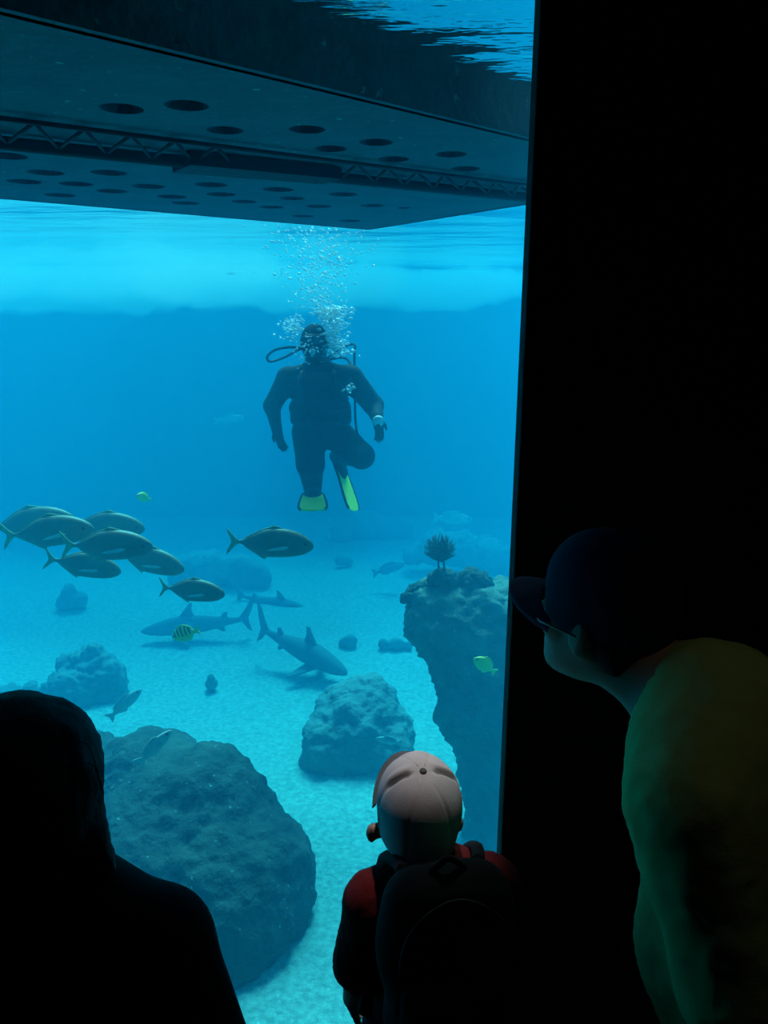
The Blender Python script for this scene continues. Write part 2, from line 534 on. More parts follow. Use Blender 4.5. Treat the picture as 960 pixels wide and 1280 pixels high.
def build_surface():
    nx, ny = 300, 320
    xs = np.linspace(-9.0, 9.0, nx); ys = np.linspace(GLASS_Y + 0.06, BACK_Y, ny)
    V = []
    for y in ys:
        for x in xs:
            z = SURF_Z + 0.014 * noise.noise(Vector((x * 0.8 + 2, y * 1.9, 3))) + 0.005 * noise.noise(Vector((x * 2.0, y * 4.6, 1)))
            V.append((x, y, z))
    Fc = [(j * nx + i, j * nx + i + 1, (j + 1) * nx + i + 1, (j + 1) * nx + i) for j in range(ny - 1) for i in range(nx - 1)]
    o = mesh_obj('water_surface', V, Fc, water_surface_mat())
    struct(o)
    o['label'] = 'rippled underside of the water surface'
build_surface()

# the water itself, a slightly murky blue
water = struct(box('water', (-8.99, GLASS_Y + 0.055, -2.25), (8.99, BACK_Y + 0.02, SURF_Z + 0.0), volume_mat('sea_water', (0.002, 0.067, 0.118), (0.40, 0.072, 0.016))))
water['label'] = 'clear blue sea water filling the tank'

# ================================================================== FLOATING PLATFORM AND PONTOON
def build_platform():
    zp = 2.65
    c = lambda x, y: PZ(x, y, zp)
    far_l, corner, right_e, near_l, near_r = c(0, 248), c(460, 287), c(660, 255), c(0, 55), c(662, 190)
    u = unit(corner - far_l)
    far_l = corner - u * 6.0
    near_u = unit(near_r - near_l)
    near_l2 = near_l - near_u * 3.0
    edge = unit(right_e - corner)
    right2 = corner + edge * 2.6
    outline = [far_l, near_l2 + np.array([0.25, -0.2, 0]), right2 + np.array([-0.0, -0.1, 0]), right2, corner]
    ctr = sum(outline) / len(outline)
    root = empty('floating_platform', (corner[0], corner[1], zp))
    tag(root, 'dark floating platform with a perforated underside at the water surface', 'platform')
    off = (corner[0], corner[1], zp)
    # underside panel with real holes
    near_px = [(152, 136, 1.0), (233, 132, 1.0), (281, 163, .95), (384, 162, .95), (413, 186, .95), (470, 178, .95), (492, 199, .95), (564, 193, .95), (582, 211, .95)]
    far_px = [(8, 195, 1), (57, 216, 1), (30, 227, 1), (95, 230, 1), (136, 216, 1), (140, 239, 1), (75, 244, 1), (185, 233, 1), (215, 246, 1), (232, 254, 1), (264, 231, 1), (276, 243, 1),
              (305, 252, .9), (348, 237, 1), (340, 259, .9), (365, 248, .9), (398, 258, 1), (378, 270, .9), (429, 243, 1), (466, 257, .9), (505, 260, .5), (437, 276, .9)]
    holes = [(c(x, y), 0.062 * s) for x, y, s in near_px] + [(c(x, y), 0.075 * s) for x, y, s in far_px]
    kept = []
    for hc, r in holes:
        if all(np.linalg.norm(hc - k[0]) > r + k[1] + 0.01 for k in kept): kept.append((hc, r))
    co, ed, loops = [], [], []
    def add_loop(pts):
        s = len(co)
        for q in pts: co.append(Vector((q[0], q[1])))
        for i in range(len(pts)): ed.append((s + i, s + (i + 1) % len(pts)))
    add_loop(outline)
    for hc, r in kept:
        add_loop([hc + r * np.array([math.cos(a), math.sin(a), 0]) for a in np.linspace(0, 2 * math.pi, 20, endpoint=False)])
    vs, es, fs, *_ = geometry.delaunay_2d_cdt(co, ed, [], 1, 1e-5)
    V = [(v[0], v[1], zp) for v in vs] + [(v[0], v[1], zp + 0.035) for v in vs]
    n = len(vs)
    Fc = []; ecount = {}
    for f in fs:
        m = sum((np.array(vs[i]) for i in f), np.zeros(2)) / len(f)
        if any(np.linalg.norm(m - k[0][:2]) < k[1] * 0.98 for k in kept): continue
        Fc.append(tuple(reversed(f))); Fc.append(tuple(i + n for i in f))
        for i in range(len(f)):
            a, b = f[i], f[(i + 1) % len(f)]
            ecount.setdefault((min(a, b), max(a, b)), []).append((a, b))
    for k_, l in ecount.items():
        if len(l) == 1:
            a, b = l[0]
            Fc.append((a, b, b + n, a + n))
    mesh_obj('perforated_panel', V, Fc, M_PANEL, root, False, off)
    # hull above the panel
    hv = [np.array([p[0], p[1], zp + 0.12]) for p in outline]
    hv2 = [np.array([p[0], p[1], zp + 0.30]) for p in outline]
    m = len(hv)
    Fh = [tuple(range(m - 1, -1, -1)), tuple(range(m, 2 * m))] + [(i, (i + 1) % m, (i + 1) % m + m, i + m) for i in range(m)]
    mesh_obj('deck_hull', hv + hv2, Fh, M_HULL, root, False, off)
    rv = []
    Fr = []
    for i in range(m):
        j = (i + 1) % m
        s = len(rv)
        rv += [np.array([outline[i][0], outline[i][1], zp - 0.012]), np.array([outline[j][0], outline[j][1], zp - 0.012]), hv[j], hv[i]]
    parts = []
    for i in range(m):
        a, b = outline[i], outline[(i + 1) % m]
        a = np.array([a[0], a[1], zp + 0.075]); b = np.array([b[0], b[1], zp + 0.075])
        d = unit(b - a); q = np.cross(d, [0, 0, 1]) * 0.02; up = np.array([0, 0, 0.075])
        vv = [a - q - up, a + q - up, a + q + up, a - q + up, b - q - up, b + q - up, b + q + up, b - q + up]
        ff = [(0, 1, 2, 3), (7, 6, 5, 4), (0, 4, 5, 1), (1, 5, 6, 2), (2, 6, 7, 3), (3, 7, 4, 0)]
        parts.append((vv, ff))
    v_, f_ = join_geo(parts)
    mesh_obj('edge_frame', v_, f_, M_PANEL, root, False, off)
    # keel beam, its thicker block and lattice braces, hung just under the panel
    zb = zp - 0.03
    b0, b1 = PZ(-60, 172, zb), PZ(700, 251, zb)
    bd = unit(b1 - b0)
    v_, f_ = tube_geo([b0, b1], 0.022, 8); mesh_obj('keel_beam', v_, f_, M_TUBE, root, True, off)
    k0, k1 = PZ(226, 203, zb), PZ(415, 220, zb)
    side = np.cross(bd, [0, 0, 1])
    vv = []
    for p_, w_ in ((k0, 0.10), (k1, 0.08)):
        for s1, s2 in ((-1, -1), (1, -1), (1, 1), (-1, 1)):
            vv.append(p_ + side * w_ * s1 + np.array([0, 0, 0.022 * s2]))
    mesh_obj('keel_block', vv, [(3, 2, 1, 0), (4, 5, 6, 7), (0, 1, 5, 4), (1, 2, 6, 5), (2, 3, 7, 6), (3, 0, 4, 7)], M_TUBE, root, False, off)
    r0, r1 = PZ(-60, 140, zb + 0.01), PZ(690, 236, zb + 0.01)
    rail = tube_geo([r0, r1], 0.008, 6); mesh_obj('lattice_rail', *rail, M_HULL, root, True, off)
    L = np.linalg.norm(b1 - b0)
    N = 17
    for i in range(N):
        if 5.6 < i < 8.6: continue
        for t0, t1 in ((i / N, (i + 0.5) / N), ((i + 1) / N, (i + 0.5) / N)):
            v_, f_ = tube_geo([b0 + (b1 - b0) * t0, r0 + (r1 - r0) * t1], 0.006, 6)
            mesh_obj('lattice_brace', v_, f_, M_TUBE, root, True, off)
build_platform()

def build_pontoon():
    r = 0.23; zc = 2.68
    # axis parallel to the platform's near edge, touching it
    rays = [(_F + (x - 480) / FPX * _R + (640 - y) / FPX * _U) for x, y in ((0, 55), (662, 190))]
    def dist(ray, p, u):
        n = np.cross(ray, u); return float(np.dot(p - CAM, n) / np.linalg.norm(n))
    best = None
    for ang in np.linspace(25, 60, 141):
        u = np.array([math.cos(math.radians(ang)), math.sin(math.radians(ang)), 0])
        for yo in np.linspace(1.6, 4.0, 241):
            p = np.array([0.0, yo, zc])
            e = (dist(rays[0], p, u) ** 2 - r * r) ** 2 + (dist(rays[1], p, u) ** 2 - r * r) ** 2
            s = np.sign(dist(rays[0], p, u))
            # the tube must lie on the upper side of the sight lines
            m = p - CAM
            if np.dot(m, np.cross(rays[0], u)) * np.cross(rays[0], u)[2] < 0: continue
            if best is None or e < best[0]: best = (e, ang, yo)
    e, ang, yo = best
    u = np.array([math.cos(math.radians(ang)), math.sin(math.radians(ang)), 0])
    print('pontoon fit', best)
    p = np.array([0.0, yo, zc])
    side = np.cross(u, [0, 0, 1])
    a, b = p - u * ((yo - (GLASS_Y + 0.20 + r)) / u[1] + 0.0), p + u * 2.6
    pts = [a + (b - a) * t for t in np.linspace(0, 1, 40)]
    L = np.linalg.norm(b - a)
    rs = []
    for q in pts:
        s = np.linalg.norm(q - b); s2 = np.linalg.norm(q - a)
        rr = r
        for d_ in (s, s2):
            if d_ < r: rr = min(rr, r * math.sqrt(max(1 - (1 - d_ / r) ** 2, 0.02)))
        rs.append(rr)
    v_, f_ = tube_geo(pts, rs, 32)
    o = mesh_obj('pontoon_float', v_, f_, M_TUBE, None, True, p)
    o.location = tuple(p)
    tag(o, 'thick black cylindrical pontoon along the edge of the floating platform', 'pontoon')
    return p, u
PONT_P, PONT_U = build_pontoon()

# ================================================================== ROCKS AND CORALS
def px_prims(lst, k=0.12, on_sand=False):
    out = []
    if on_sand:     # stand the whole cluster where its lowest lump meets the sand
        low = max(lst, key=lambda t: t[1] + t[3])
        Yf = PZ(low[0], low[1] + low[3] * 0.75, SAND_Z)[1]
        lst = [(x, y, Yf + (Y - low[2]), r) for x, y, Y, r in lst]
    for it in lst:
        x, y, Y, r = it[:4]
        out.append(sph(P(x, y, Y), r * M_PER_PX(y, Y), k))
    return out

def rock(name, lst, label, cat, h=0.04, k=0.15, disp=(0.05, 2.0, 1), material=None, group=None):
    prims = px_prims(lst, k, name in ('sand_rock', 'reef_rock'))
    base = np.mean([q[1] for q in prims], axis=0)
    base[2] = min(q[1][2] - q[2][0] for q in prims)
    o = implicit(name, prims, h, material or M_ROCK, None, base, (), disp)
    o.location = tuple(base)
    tag(o, label, cat, group)
    return o

rock('boulder', [(190, 992, 5.0, 80), (258, 1010, 4.7, 75), (309, 1095, 4.4, 82), (300, 1165, 4.1, 58), (215, 1100, 4.5, 130), (285, 1140, 4.25, 85),
                 (110, 1005, 5.2, 85), (90, 1140, 4.5, 150), (20, 1090, 5.0, 120), (250, 1230, 4.0, 80)],
     'big dark rounded boulder resting on the sand close behind the pane', 'rock', 0.03, 0.2, (0.07, 1.8, 1))
rock('boulder', [(425, 884, 6.5, 30), (465, 876, 6.5, 33), (450, 915, 6.3, 50), (487, 918, 6.3, 34), (408, 928, 6.2, 32), (490, 940, 6.1, 30), (420, 948, 6.1, 28), (395, 955, 6.1, 20), (450, 955, 6.1, 30)],
     'medium flat-topped boulder standing alone on open sand', 'rock', 0.028, 0.1, (0.055, 3.2, 4), M_PALEROCK)
rock('rock_tower', [(563, 782, 5.6, 54), (545, 762, 5.6, 34), (628, 778, 5.6, 58), (600, 830, 5.5, 60), (622, 885, 5.4, 74), (643, 950, 5.3, 72), (655, 1030, 5.15, 72), (662, 1100, 5.0, 76), (690, 850, 5.6, 90), (720, 1000, 5.4, 110)],
     'tall leaning rock tower topped with coral beside the black wall', 'rock', 0.03, 0.15, (0.075, 2.6, 7), M_TOWER)
rock('coral_head', [(115, 838, 7.5, 30), (88, 832, 7.5, 17), (132, 850, 7.4, 25), (98, 868, 7.3, 34), (62, 878, 7.4, 22), (38, 866, 7.4, 13), (68, 862, 7.4, 11), (138, 878, 7.3, 20), (120, 815, 7.5, 12), (10, 872, 7.4, 16)],
     'lumpy dark coral mound on the sand behind the big boulder', 'coral', 0.028, 0.05, (0.065, 5.5, 3), M_PALEROCK)
rock('coral_head', [(588, 726, 5.55, 15), (602, 727, 5.55, 12), (575, 728, 5.6, 10)], 'dark knobbly coral tuft on the rock tower away from the sea fan', 'coral', 0.012, 0.03, (0.028, 13.0, 3), M_CORAL)
rock('coral_head', [(551, 722, 5.55, 11), (541, 724, 5.55, 9), (562, 723, 5.55, 9)], 'dark coral tuft at the foot of the sea fan', 'coral', 0.012, 0.03, (0.028, 13.0, 5), M_CORAL)
rock('coral_head', [(518, 742, 5.6, 12), (530, 735, 5.6, 9), (508, 748, 5.6, 7)], 'small coral clump at the jutting corner of the rock tower', 'coral', 0.012, 0.03, (0.028, 13.0, 9), M_CORAL)
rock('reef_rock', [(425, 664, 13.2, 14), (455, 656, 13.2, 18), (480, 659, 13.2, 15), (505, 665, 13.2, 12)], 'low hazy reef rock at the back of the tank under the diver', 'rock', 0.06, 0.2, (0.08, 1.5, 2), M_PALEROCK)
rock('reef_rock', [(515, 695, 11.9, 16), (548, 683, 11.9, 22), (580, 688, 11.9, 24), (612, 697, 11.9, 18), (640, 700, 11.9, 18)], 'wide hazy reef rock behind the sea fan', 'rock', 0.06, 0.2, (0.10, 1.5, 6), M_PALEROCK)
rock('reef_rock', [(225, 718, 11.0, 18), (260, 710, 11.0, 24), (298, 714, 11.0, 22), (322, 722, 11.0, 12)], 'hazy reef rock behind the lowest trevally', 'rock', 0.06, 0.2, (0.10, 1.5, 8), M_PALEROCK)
rock('sand_rock', [(82, 752, 9.8, 12), (86, 738, 9.8, 8), (100, 750, 9.8, 10)], 'small pointed rock on the sand below the fish school', 'rock', 0.03, 0.08, (0.03, 4, 2), M_PALEROCK)
rock('sand_rock', [(438, 802, 8.3, 9), (430, 804, 8.3, 7)], 'small round stone on sand near the medium boulder', 'rock', 0.02, 0.05, (0.02, 5, 3), M_PALEROCK)
rock('sand_rock', [(480, 806, 8.2, 7), (495, 805, 8.2, 9), (510, 808, 8.2, 6)], 'low flat stone on sand between medium boulder and rock tower', 'rock', 0.02, 0.05, (0.02, 5, 4), M_PALEROCK)
rock('sand_rock', [(264, 856, 7.3, 8), (264, 846, 7.3, 5)], 'small dark stone on sand below the striped fish', 'rock', 0.02, 0.04, (0.02, 5, 5), M_PALEROCK)
rock('sand_rock', [(425, 700, 11.5, 7), (435, 702, 11.5, 6)], 'tiny stone on the far sand under the swim fins', 'rock', 0.03, 0.05, (0.02, 4, 6), M_PALEROCK)

def build_sea_fan():
    random.seed(5)
    base = P(552, 722, 5.55)
    root = empty('sea_fan', base)
    tag(root, 'bushy brown sea fan coral on two thin stems atop the rock tower', 'coral')
    s = M_PER_PX(700, 5.55)
    crown_c = P(550, 686, 5.55)
    for x0, x1 in ((548, 547), (557, 553)):
        v_, f_ = tube_geo(catmull([P(x0, 724, 5.55), P((x0 + x1) / 2 + 1, 712, 5.55), P(x1, 695, 5.55)], 4), 0.008, 8)
        mesh_obj('stem', v_, f_, M_FANCORAL, root, True, base)
    parts = []
    root_pt = P(551, 702, 5.55)
    for i in range(170):
        a = random.uniform(-0.15 * math.pi, 1.15 * math.pi)
        rr = random.uniform(0.55, 1.0)
        tip = crown_c + np.array([math.cos(a) * 21 * s * rr, random.uniform(-9, 9) * s, math.sin(a) * 20 * s * rr])
        mid = (root_pt + tip) / 2 + np.array([random.uniform(-3, 3), random.uniform(-3, 3), random.uniform(-2, 2)]) * s
        pts = catmull([root_pt, mid, tip], 3)
        parts.append(tube_geo(pts, list(np.linspace(0.0055, 0.0025, len(pts))), 4))
    v_, f_ = join_geo(parts)
    o = mesh_obj('branch_crown', v_, f_, M_FANCORAL, root, True, base)
    o['kind'] = 'stuff'
build_sea_fan()

# ================================================================== FISH
def loft(stations, nring=18, power=2.2):
    """stations: (x, ztop, zbot, halfwidth)."""
    V, Fc = [], []
    for (x, zt, zb, w) in stations:
        c, hgt = (zt + zb) / 2, (zt - zb) / 2
        for k in range(nring):
            a = 2 * math.pi * k / nring
            ca, sa = math.cos(a), math.sin(a)
            V.append((x, w * math.copysign(abs(ca) ** (2 / power), ca), c + hgt * math.copysign(abs(sa) ** (2 / power), sa)))
    n = len(stations)
    for i in range(n - 1):
        for k in range(nring):
            Fc.append((i * nring + k, i * nring + (k + 1) % nring, (i + 1) * nring + (k + 1) % nring, (i + 1) * nring + k))
    Fc.append(tuple(range(nring - 1, -1, -1)))
    Fc.append(tuple((n - 1) * nring + k for k in range(nring)))
    return V, Fc

def interp_stations(keys, n=22):
    xs = np.array([k[0] for k in keys], float)
    T = np.linspace(0, len(keys) - 1, n)
    out = []
    ck = catmull([np.array(k, float) for k in keys], 4)
    return [tuple(c) for c in ck]

def fin_xz(outline, y=0.0, th=0.008):
    return extrude_poly([(x, y, z) for x, z in outline], th)

SPECIES = {}
def species(kind):
    if kind in SPECIES: return SPECIES[kind]
    S = {}
    if kind == 'trevally':
        keys = [(0.500, -0.005, -0.030, 0.004), (0.47, 0.050, -0.070, 0.035), (0.38, 0.115, -0.120, 0.062), (0.25, 0.165, -0.150, 0.078), (0.08, 0.185, -0.165, 0.080),
                (-0.08, 0.160, -0.160, 0.066), (-0.22, 0.085, -0.090, 0.042), (-0.32, 0.030, -0.030, 0.020), (-0.37, 0.018, -0.018, 0.012)]
        S['body'] = (loft(interp_stations(keys)), M_FISH)
        S['tail_fin'] = (fin_xz([(-0.355, 0.016), (-0.41, 0.055), (-0.47, 0.13), (-0.505, 0.165), (-0.49, 0.10), (-0.455, 0.03), (-0.445, 0.0), (-0.455, -0.03), (-0.49, -0.10), (-0.505, -0.165), (-0.47, -0.13), (-0.41, -0.055), (-0.355, -0.016)]), M_FISHFIN)
        S['dorsal_fin'] = (fin_xz([(0.16, 0.175), (0.08, 0.205), (0.03, 0.215), (-0.02, 0.19), (-0.12, 0.155), (-0.26, 0.075), (-0.30, 0.05), (-0.28, 0.04), (-0.1, 0.13), (0.1, 0.165)]), M_FISHFIN)
        S['anal_fin'] = (fin_xz([(-0.02, -0.155), (-0.06, -0.20), (-0.12, -0.165), (-0.24, -0.09), (-0.30, -0.05), (-0.27, -0.035), (-0.1, -0.12)]), M_FISHFIN)
        for i, s in enumerate((1, -1)): S['pectoral_fin%d' % i] = (extrude_poly([(0.22, s * 0.078, -0.02), (0.17, s * 0.092, 0.0), (0.02, s * 0.108, -0.03), (-0.04, s * 0.112, -0.055), (0.04, s * 0.10, -0.06), (0.15, s * 0.088, -0.05)], 0.006), M_FISHPALE)
        for i, s in enumerate((1, -1)): S['eye%d' % i] = (tube_geo([(0.405, s * 0.050, 0.02), (0.405, s * 0.064, 0.02)], 0.018, 10), M_FISHBLACK)
    elif kind in ('striped', 'yellow', 'slender'):
        if kind == 'slender':
            keys = [(0.5, 0.0, -0.015, 0.004), (0.45, 0.05, -0.055, 0.03), (0.3, 0.11, -0.11, 0.055), (0.1, 0.135, -0.135, 0.062), (-0.12, 0.105, -0.11, 0.05), (-0.3, 0.05, -0.055, 0.025), (-0.38, 0.035, -0.035, 0.014)]
            bm_, fm_ = M_FISHPALE, M_FISHPALE
        else:
            keys = [(0.5, 0.0, -0.02, 0.004), (0.44, 0.08, -0.08, 0.035), (0.3, 0.19, -0.17, 0.07), (0.1, 0.245, -0.22, 0.08), (-0.1, 0.20, -0.19, 0.065), (-0.26, 0.09, -0.09, 0.03), (-0.34, 0.05, -0.05, 0.014)]
            bm_, fm_ = M_FISHYELLOW, M_FISHYELLOW
        S['body'] = (loft(interp_stations(keys)), bm_)
        S['tail_fin'] = (fin_xz([(-0.33, 0.04), (-0.42, 0.11), (-0.5, 0.15), (-0.47, 0.05), (-0.455, 0.0), (-0.47, -0.05), (-0.5, -0.15), (-0.42, -0.11), (-0.33, -0.04)], 0, 0.012), fm_)
        t = keys[3][1]
        S['dorsal_fin'] = (fin_xz([(0.25, t * 0.80), (0.15, t + 0.05), (0.0, t + 0.055), (-0.15, t * 0.75 + 0.06), (-0.27, t * 0.4 + 0.05), (-0.26, t * 0.3), (0.0, t * 0.85)], 0, 0.012), fm_)
        b = keys[3][2]
        S['anal_fin'] = (fin_xz([(0.0, b * 0.85), (-0.08, b - 0.03), (-0.2, b * 0.6 - 0.03), (-0.26, b * 0.3)], 0, 0.012), fm_)
        for i, s in enumerate((1, -1)): S['eye%d' % i] = (tube_geo([(0.40, s * 0.04, 0.03), (0.40, s * 0.062, 0.03)], 0.022, 10), M_FISHBLACK)
        for i, s in enumerate((1, -1)): S['pectoral_fin%d' % i] = (extrude_poly([(0.2, s * 0.07, -0.02), (0.1, s * 0.10, 0.0), (0.04, s * 0.11, -0.05), (0.12, s * 0.09, -0.08)], 0.008), fm_)
        if kind == 'striped':
            st = interp_stations(keys)
            for bi, xc in enumerate((0.33, 0.2, 0.07, -0.06, -0.18)):
                ring = []
                for dx in (-0.024, 0.024):
                    x = xc + dx
                    ks = sorted(keys)
                    zt = np.interp(x, [k[0] for k in ks], [k[1] for k in ks]); zb = np.interp(x, [k[0] for k in ks], [k[2] for k in ks]); ww = np.interp(x, [k[0] for k in ks], [k[3] for k in ks])
                    ring.append((x, zt + 0.012, zb + 0.06, ww + 0.008))
                S['dark_bar' + str(bi)] = (loft(ring), M_FISHBLACK)
    elif kind == 'shark':
        keys = [(0.5, 0.005, -0.01, 0.008), (0.46, 0.025, -0.025, 0.035), (0.36, 0.050, -0.045, 0.058), (0.2, 0.078, -0.058, 0.072), (0.05, 0.080, -0.062, 0.07), (-0.12, 0.055, -0.050, 0.052), (-0.25, 0.036, -0.032, 0.032), (-0.35, 0.022, -0.020, 0.018), (-0.40, 0.018, -0.016, 0.012)]
        S['body'] = (loft(interp_stations(keys), 18, 2.0), M_SHARK)
        S['tail_fin'] = (fin_xz([(-0.37, 0.018), (-0.43, 0.07), (-0.50, 0.15), (-0.535, 0.175), (-0.53, 0.145), (-0.49, 0.06), (-0.455, 0.01), (-0.465, -0.05), (-0.48, -0.10), (-0.44, -0.075), (-0.40, -0.02)], 0, 0.012), M_SHARK)
        S['dorsal_fin'] = (fin_xz([(0.16, 0.07), (0.10, 0.125), (0.045, 0.175), (0.02, 0.175), (0.035, 0.12), (0.02, 0.07), (0.03, 0.06), (0.14, 0.06)], 0, 0.014), M_SHARK)
        S['second_dorsal_fin'] = (fin_xz([(-0.20, 0.035), (-0.25, 0.075), (-0.275, 0.07), (-0.27, 0.03), (-0.22, 0.028)], 0, 0.012), M_SHARK)
        for i, s in enumerate((1, -1)): S['pectoral_fin%d' % i] = (extrude_poly([(0.24, s * 0.055, -0.03), (0.15, s * 0.15, -0.06), (0.08, s * 0.21, -0.085), (0.07, s * 0.19, -0.08), (0.12, s * 0.06, -0.04)], 0.014), M_SHARK)
        S['anal_fin'] = (fin_xz([(-0.16, -0.04), (-0.22, -0.075), (-0.24, -0.07), (-0.23, -0.03)], 0, 0.012), M_SHARK)
    SP = {}
    for k_, (g, m_) in S.items():
        me = bpy.data.meshes.new(k_.rstrip('0123456789'))
        me.from_pydata([tuple(map(float, v)) for v in g[0]], [], [tuple(map(int, f)) for f in g[1]])
        me.update()
        if k_ == 'body' or k_.startswith('dark_bar'):
            me.polygons.foreach_set('use_smooth', [True] * len(me.polygons))
        me.materials.append(m_)
        SP[k_] = me
    SPECIES[kind] = SP
    return SP

def fish(kind, name, x, y, Y, len_px, facing, tilt, yaw, label, cat='fish', group=None, material=None):
    """facing: +1 snout to +X, -1 snout to -X; tilt: snout raised (degrees); yaw: extra turn about Z (degrees)."""
    SP = species(kind)
    L = len_px * M_PER_PX(y, Y)
    e = empty(name, P(x, y, Y))
    Rz = Matrix.Rotation(math.radians((0 if facing > 0 else 180) + yaw), 4, 'Z')
    Ry = Matrix.Rotation(math.radians(-tilt), 4, 'Y')
    e.rotation_euler = (Rz @ Ry).to_euler()
    e.scale = (L, L, L)
    tag(e, label, cat, group)
    for k_, me in SP.items():
        o = bpy.data.objects.new(k_.rstrip('0123456789'), me)
        COL.objects.link(o); o.parent = e
        if material is not None:
            o.material_slots[0].link = 'OBJECT'; o.material_slots[0].material = material
    return e

G = 'trevally school swimming below the diver'
TV = 'dark yellow-finned trevally '
for (x, y, Y, L, t, yw, lab) in [
        (338, 679, 5.2, 108, -4, 4, 'swimming alone apart from the tight school'),
        (240, 738, 5.0, 84, -4, -6, 'swimming lowest, trailing below the tight school'),
        (185, 700, 5.25, 96, -12, -8, 'leading the tight school, partly behind another fish'),
        (134, 682, 4.85, 112, -2, 5, 'in the middle of the tight school, overlapping three others'),
        (104, 706, 5.1, 92, -14, 10, 'at the underside of the tight school'),
        (132, 657, 5.6, 96, -5, 5, 'at the top of the tight school, half hidden by another'),
        (60, 665, 5.0, 112, 4, 6, 'with pale tail fork at the rear of the tight school'),
        (36, 655, 5.5, 112, 7, 6, 'mostly hidden behind the rearmost fish of the school')]:
    fish('trevally', 'trevally', x, y, Y, L, 1, t, yw, TV + lab, 'fish', G)

fish('striped', 'sergeant_fish', 232, 792, 5.2, 42, -1, -22, -15, 'small yellow fish with black bars swimming in front of a shark')
fish('yellow', 'yellow_fish', 180, 622, 6.0, 26, -1, 25, 62, 'tiny bright yellow fish swimming above the trevally school')
fish('yellow', 'yellow_fish', 606, 832, 4.6, 38, -1, 38, 12, 'small yellow fish swimming before the rock tower')
fish('slender', 'parrotfish', 156, 880, 6.0, 54, 1, 38, 20, 'pale slender fish beside the lumpy coral mound')
fish('slender', 'parrotfish', 193, 934, 4.2, 58, 1, 42, 20, 'pale slender fish against the top of the big boulder')
fish('slender', 'parrotfish', 486, 926, 5.6, 34, -1, 12, 0, 'small pale fish low in front of the medium boulder')
fish('slender', 'grey_fish', 486, 711, 10.5, 44, 1, 14, 10, 'hazy dark grey fish over the far sand near the sea fan', 'fish', None, M_SHARK)
fish('slender', 'silver_fish', 286, 524, 11.0, 38, 1, 6, 0, 'faint silver fish in open water level with the diver')
fish('slender', 'silver_fish', 566, 648, 10.0, 52, 1, -6, 10, 'pale silver fish above the hazy rock behind the sea fan')
fish('slender', 'silver_fish', 606, 676, 10.0, 46, 1, -14, 10, 'pale silver fish swimming close to the black wall over hazy rock')

fish('shark', 'reef_shark', 247, 781, 8.75, 138, -1, -4, 8, 'grey reef shark with upright forked tail, its body behind the striped fish', 'shark').scale.z *= 1.25
_s = fish('shark', 'reef_shark', 376, 812, 7.9, 140, 1, -13, -30, 'grey reef shark with tall dorsal fin gliding low toward the medium boulder', 'shark')
_s.scale = (_s.scale[0], _s.scale[1] * 1.35, _s.scale[2] * 1.45)
fish('shark', 'reef_shark', 342, 754, 10.0, 104, 1, -8, -12, 'hazy reef shark passing behind the other two sharks', 'shark')

# ================================================================== PEOPLE
def frame(fwd, up=(0, 0, 1)):
    f = unit(fwd); r = unit(np.cross(f, up)); u = np.cross(r, f)
    return np.stack([r, f, u], axis=1)       # columns: right, forward, up

def head_prims(c, H, s=1.0):
    L = lambda x, y, z: np.asarray(c) + H @ (np.array([x, y, z]) * s)
    e = lambda p, r, k=0.02: ell(L(*p), np.array(r) * s, H, k * s)
    out = [e((0, -0.012, 0.035), (0.076, 0.097, 0.090), 0.03), e((0, 0.030, -0.045), (0.058, 0.064, 0.070), 0.03), e((0, 0.070, -0.090), (0.026, 0.024, 0.022), 0.03),
           e((0, 0.082, 0.045), (0.045, 0.016, 0.020), 0.02), cap(L(0, 0.092, 0.020), 0.008 * s, L(0, 0.112, -0.022), 0.014 * s, 0.012 * s),
           e((0, 0.088, -0.056), (0.024, 0.012, 0.008), 0.006), e((0, 0.085, -0.070), (0.020, 0.011, 0.007), 0.006)]
    for q in (-1, 1):
        out += [e((q * 0.078, -0.008, -0.005), (0.010, 0.020, 0.033), 0.008), e((q * 0.086, -0.018, 0.004), (0.006, 0.014, 0.026), 0.006), e((q * 0.042, 0.062, -0.012), (0.024, 0.022, 0.024), 0.02)]
    return out

def hand_prims(w, d, palm_n, thumb_side, s=1.0, curl=0.5):
    """w wrist, d finger direction, palm_n direction the palm faces, thumb_side +1/-1 along cross(d, palm_n)."""
    d = unit(d); n = unit(np.asarray(palm_n) - d * np.dot(palm_n, d)); l = np.cross(d, n) * thumb_side
    R = np.stack([l, d, n], axis=1)
    out = [ell(w + d * 0.050 * s, np.array([0.040, 0.052, 0.016]) * s, R, 0.015 * s), cap(w - d * 0.02 * s, 0.026 * s, w + d * 0.03 * s, 0.026 * s, 0.02 * s)]
    for off, ln in ((0.030, 0.072), (0.010, 0.082), (-0.010, 0.076), (-0.029, 0.060)):
        b = w + (d * 0.088 + l * off) * s
        c1 = math.cos(curl * 0.5); s1 = math.sin(curl * 0.5); c2 = math.cos(curl * 1.4); s2 = math.sin(curl * 1.4)
        m = b + (d * c1 + n * s1) * ln * 0.5 * s
        t = m + (d * c2 + n * s2) * ln * 0.5 * s
        out += [cap(b, 0.0095 * s, m, 0.0088 * s, 0.003 * s), cap(m, 0.0088 * s, t, 0.0075 * s, 0.003 * s)]
    b = w + (d * 0.025 + l * 0.032) * s
    m = b + (d * 0.55 + l * 0.75 + n * 0.25) * 0.036 * s
    t = m + (d * 0.85 + l * 0.30 + n * 0.40) * 0.032 * s
    out += [cap(b, 0.015 * s, m, 0.0115 * s, 0.01 * s), cap(m, 0.0115 * s, t, 0.009 * s, 0.003 * s)]
    return out

def arm_prims(sh, el, wr, s=1.0):
    return [cap(sh, 0.058 * s, el, 0.043 * s, 0.03 * s), cap(el, 0.042 * s, wr, 0.028 * s, 0.02 * s)]

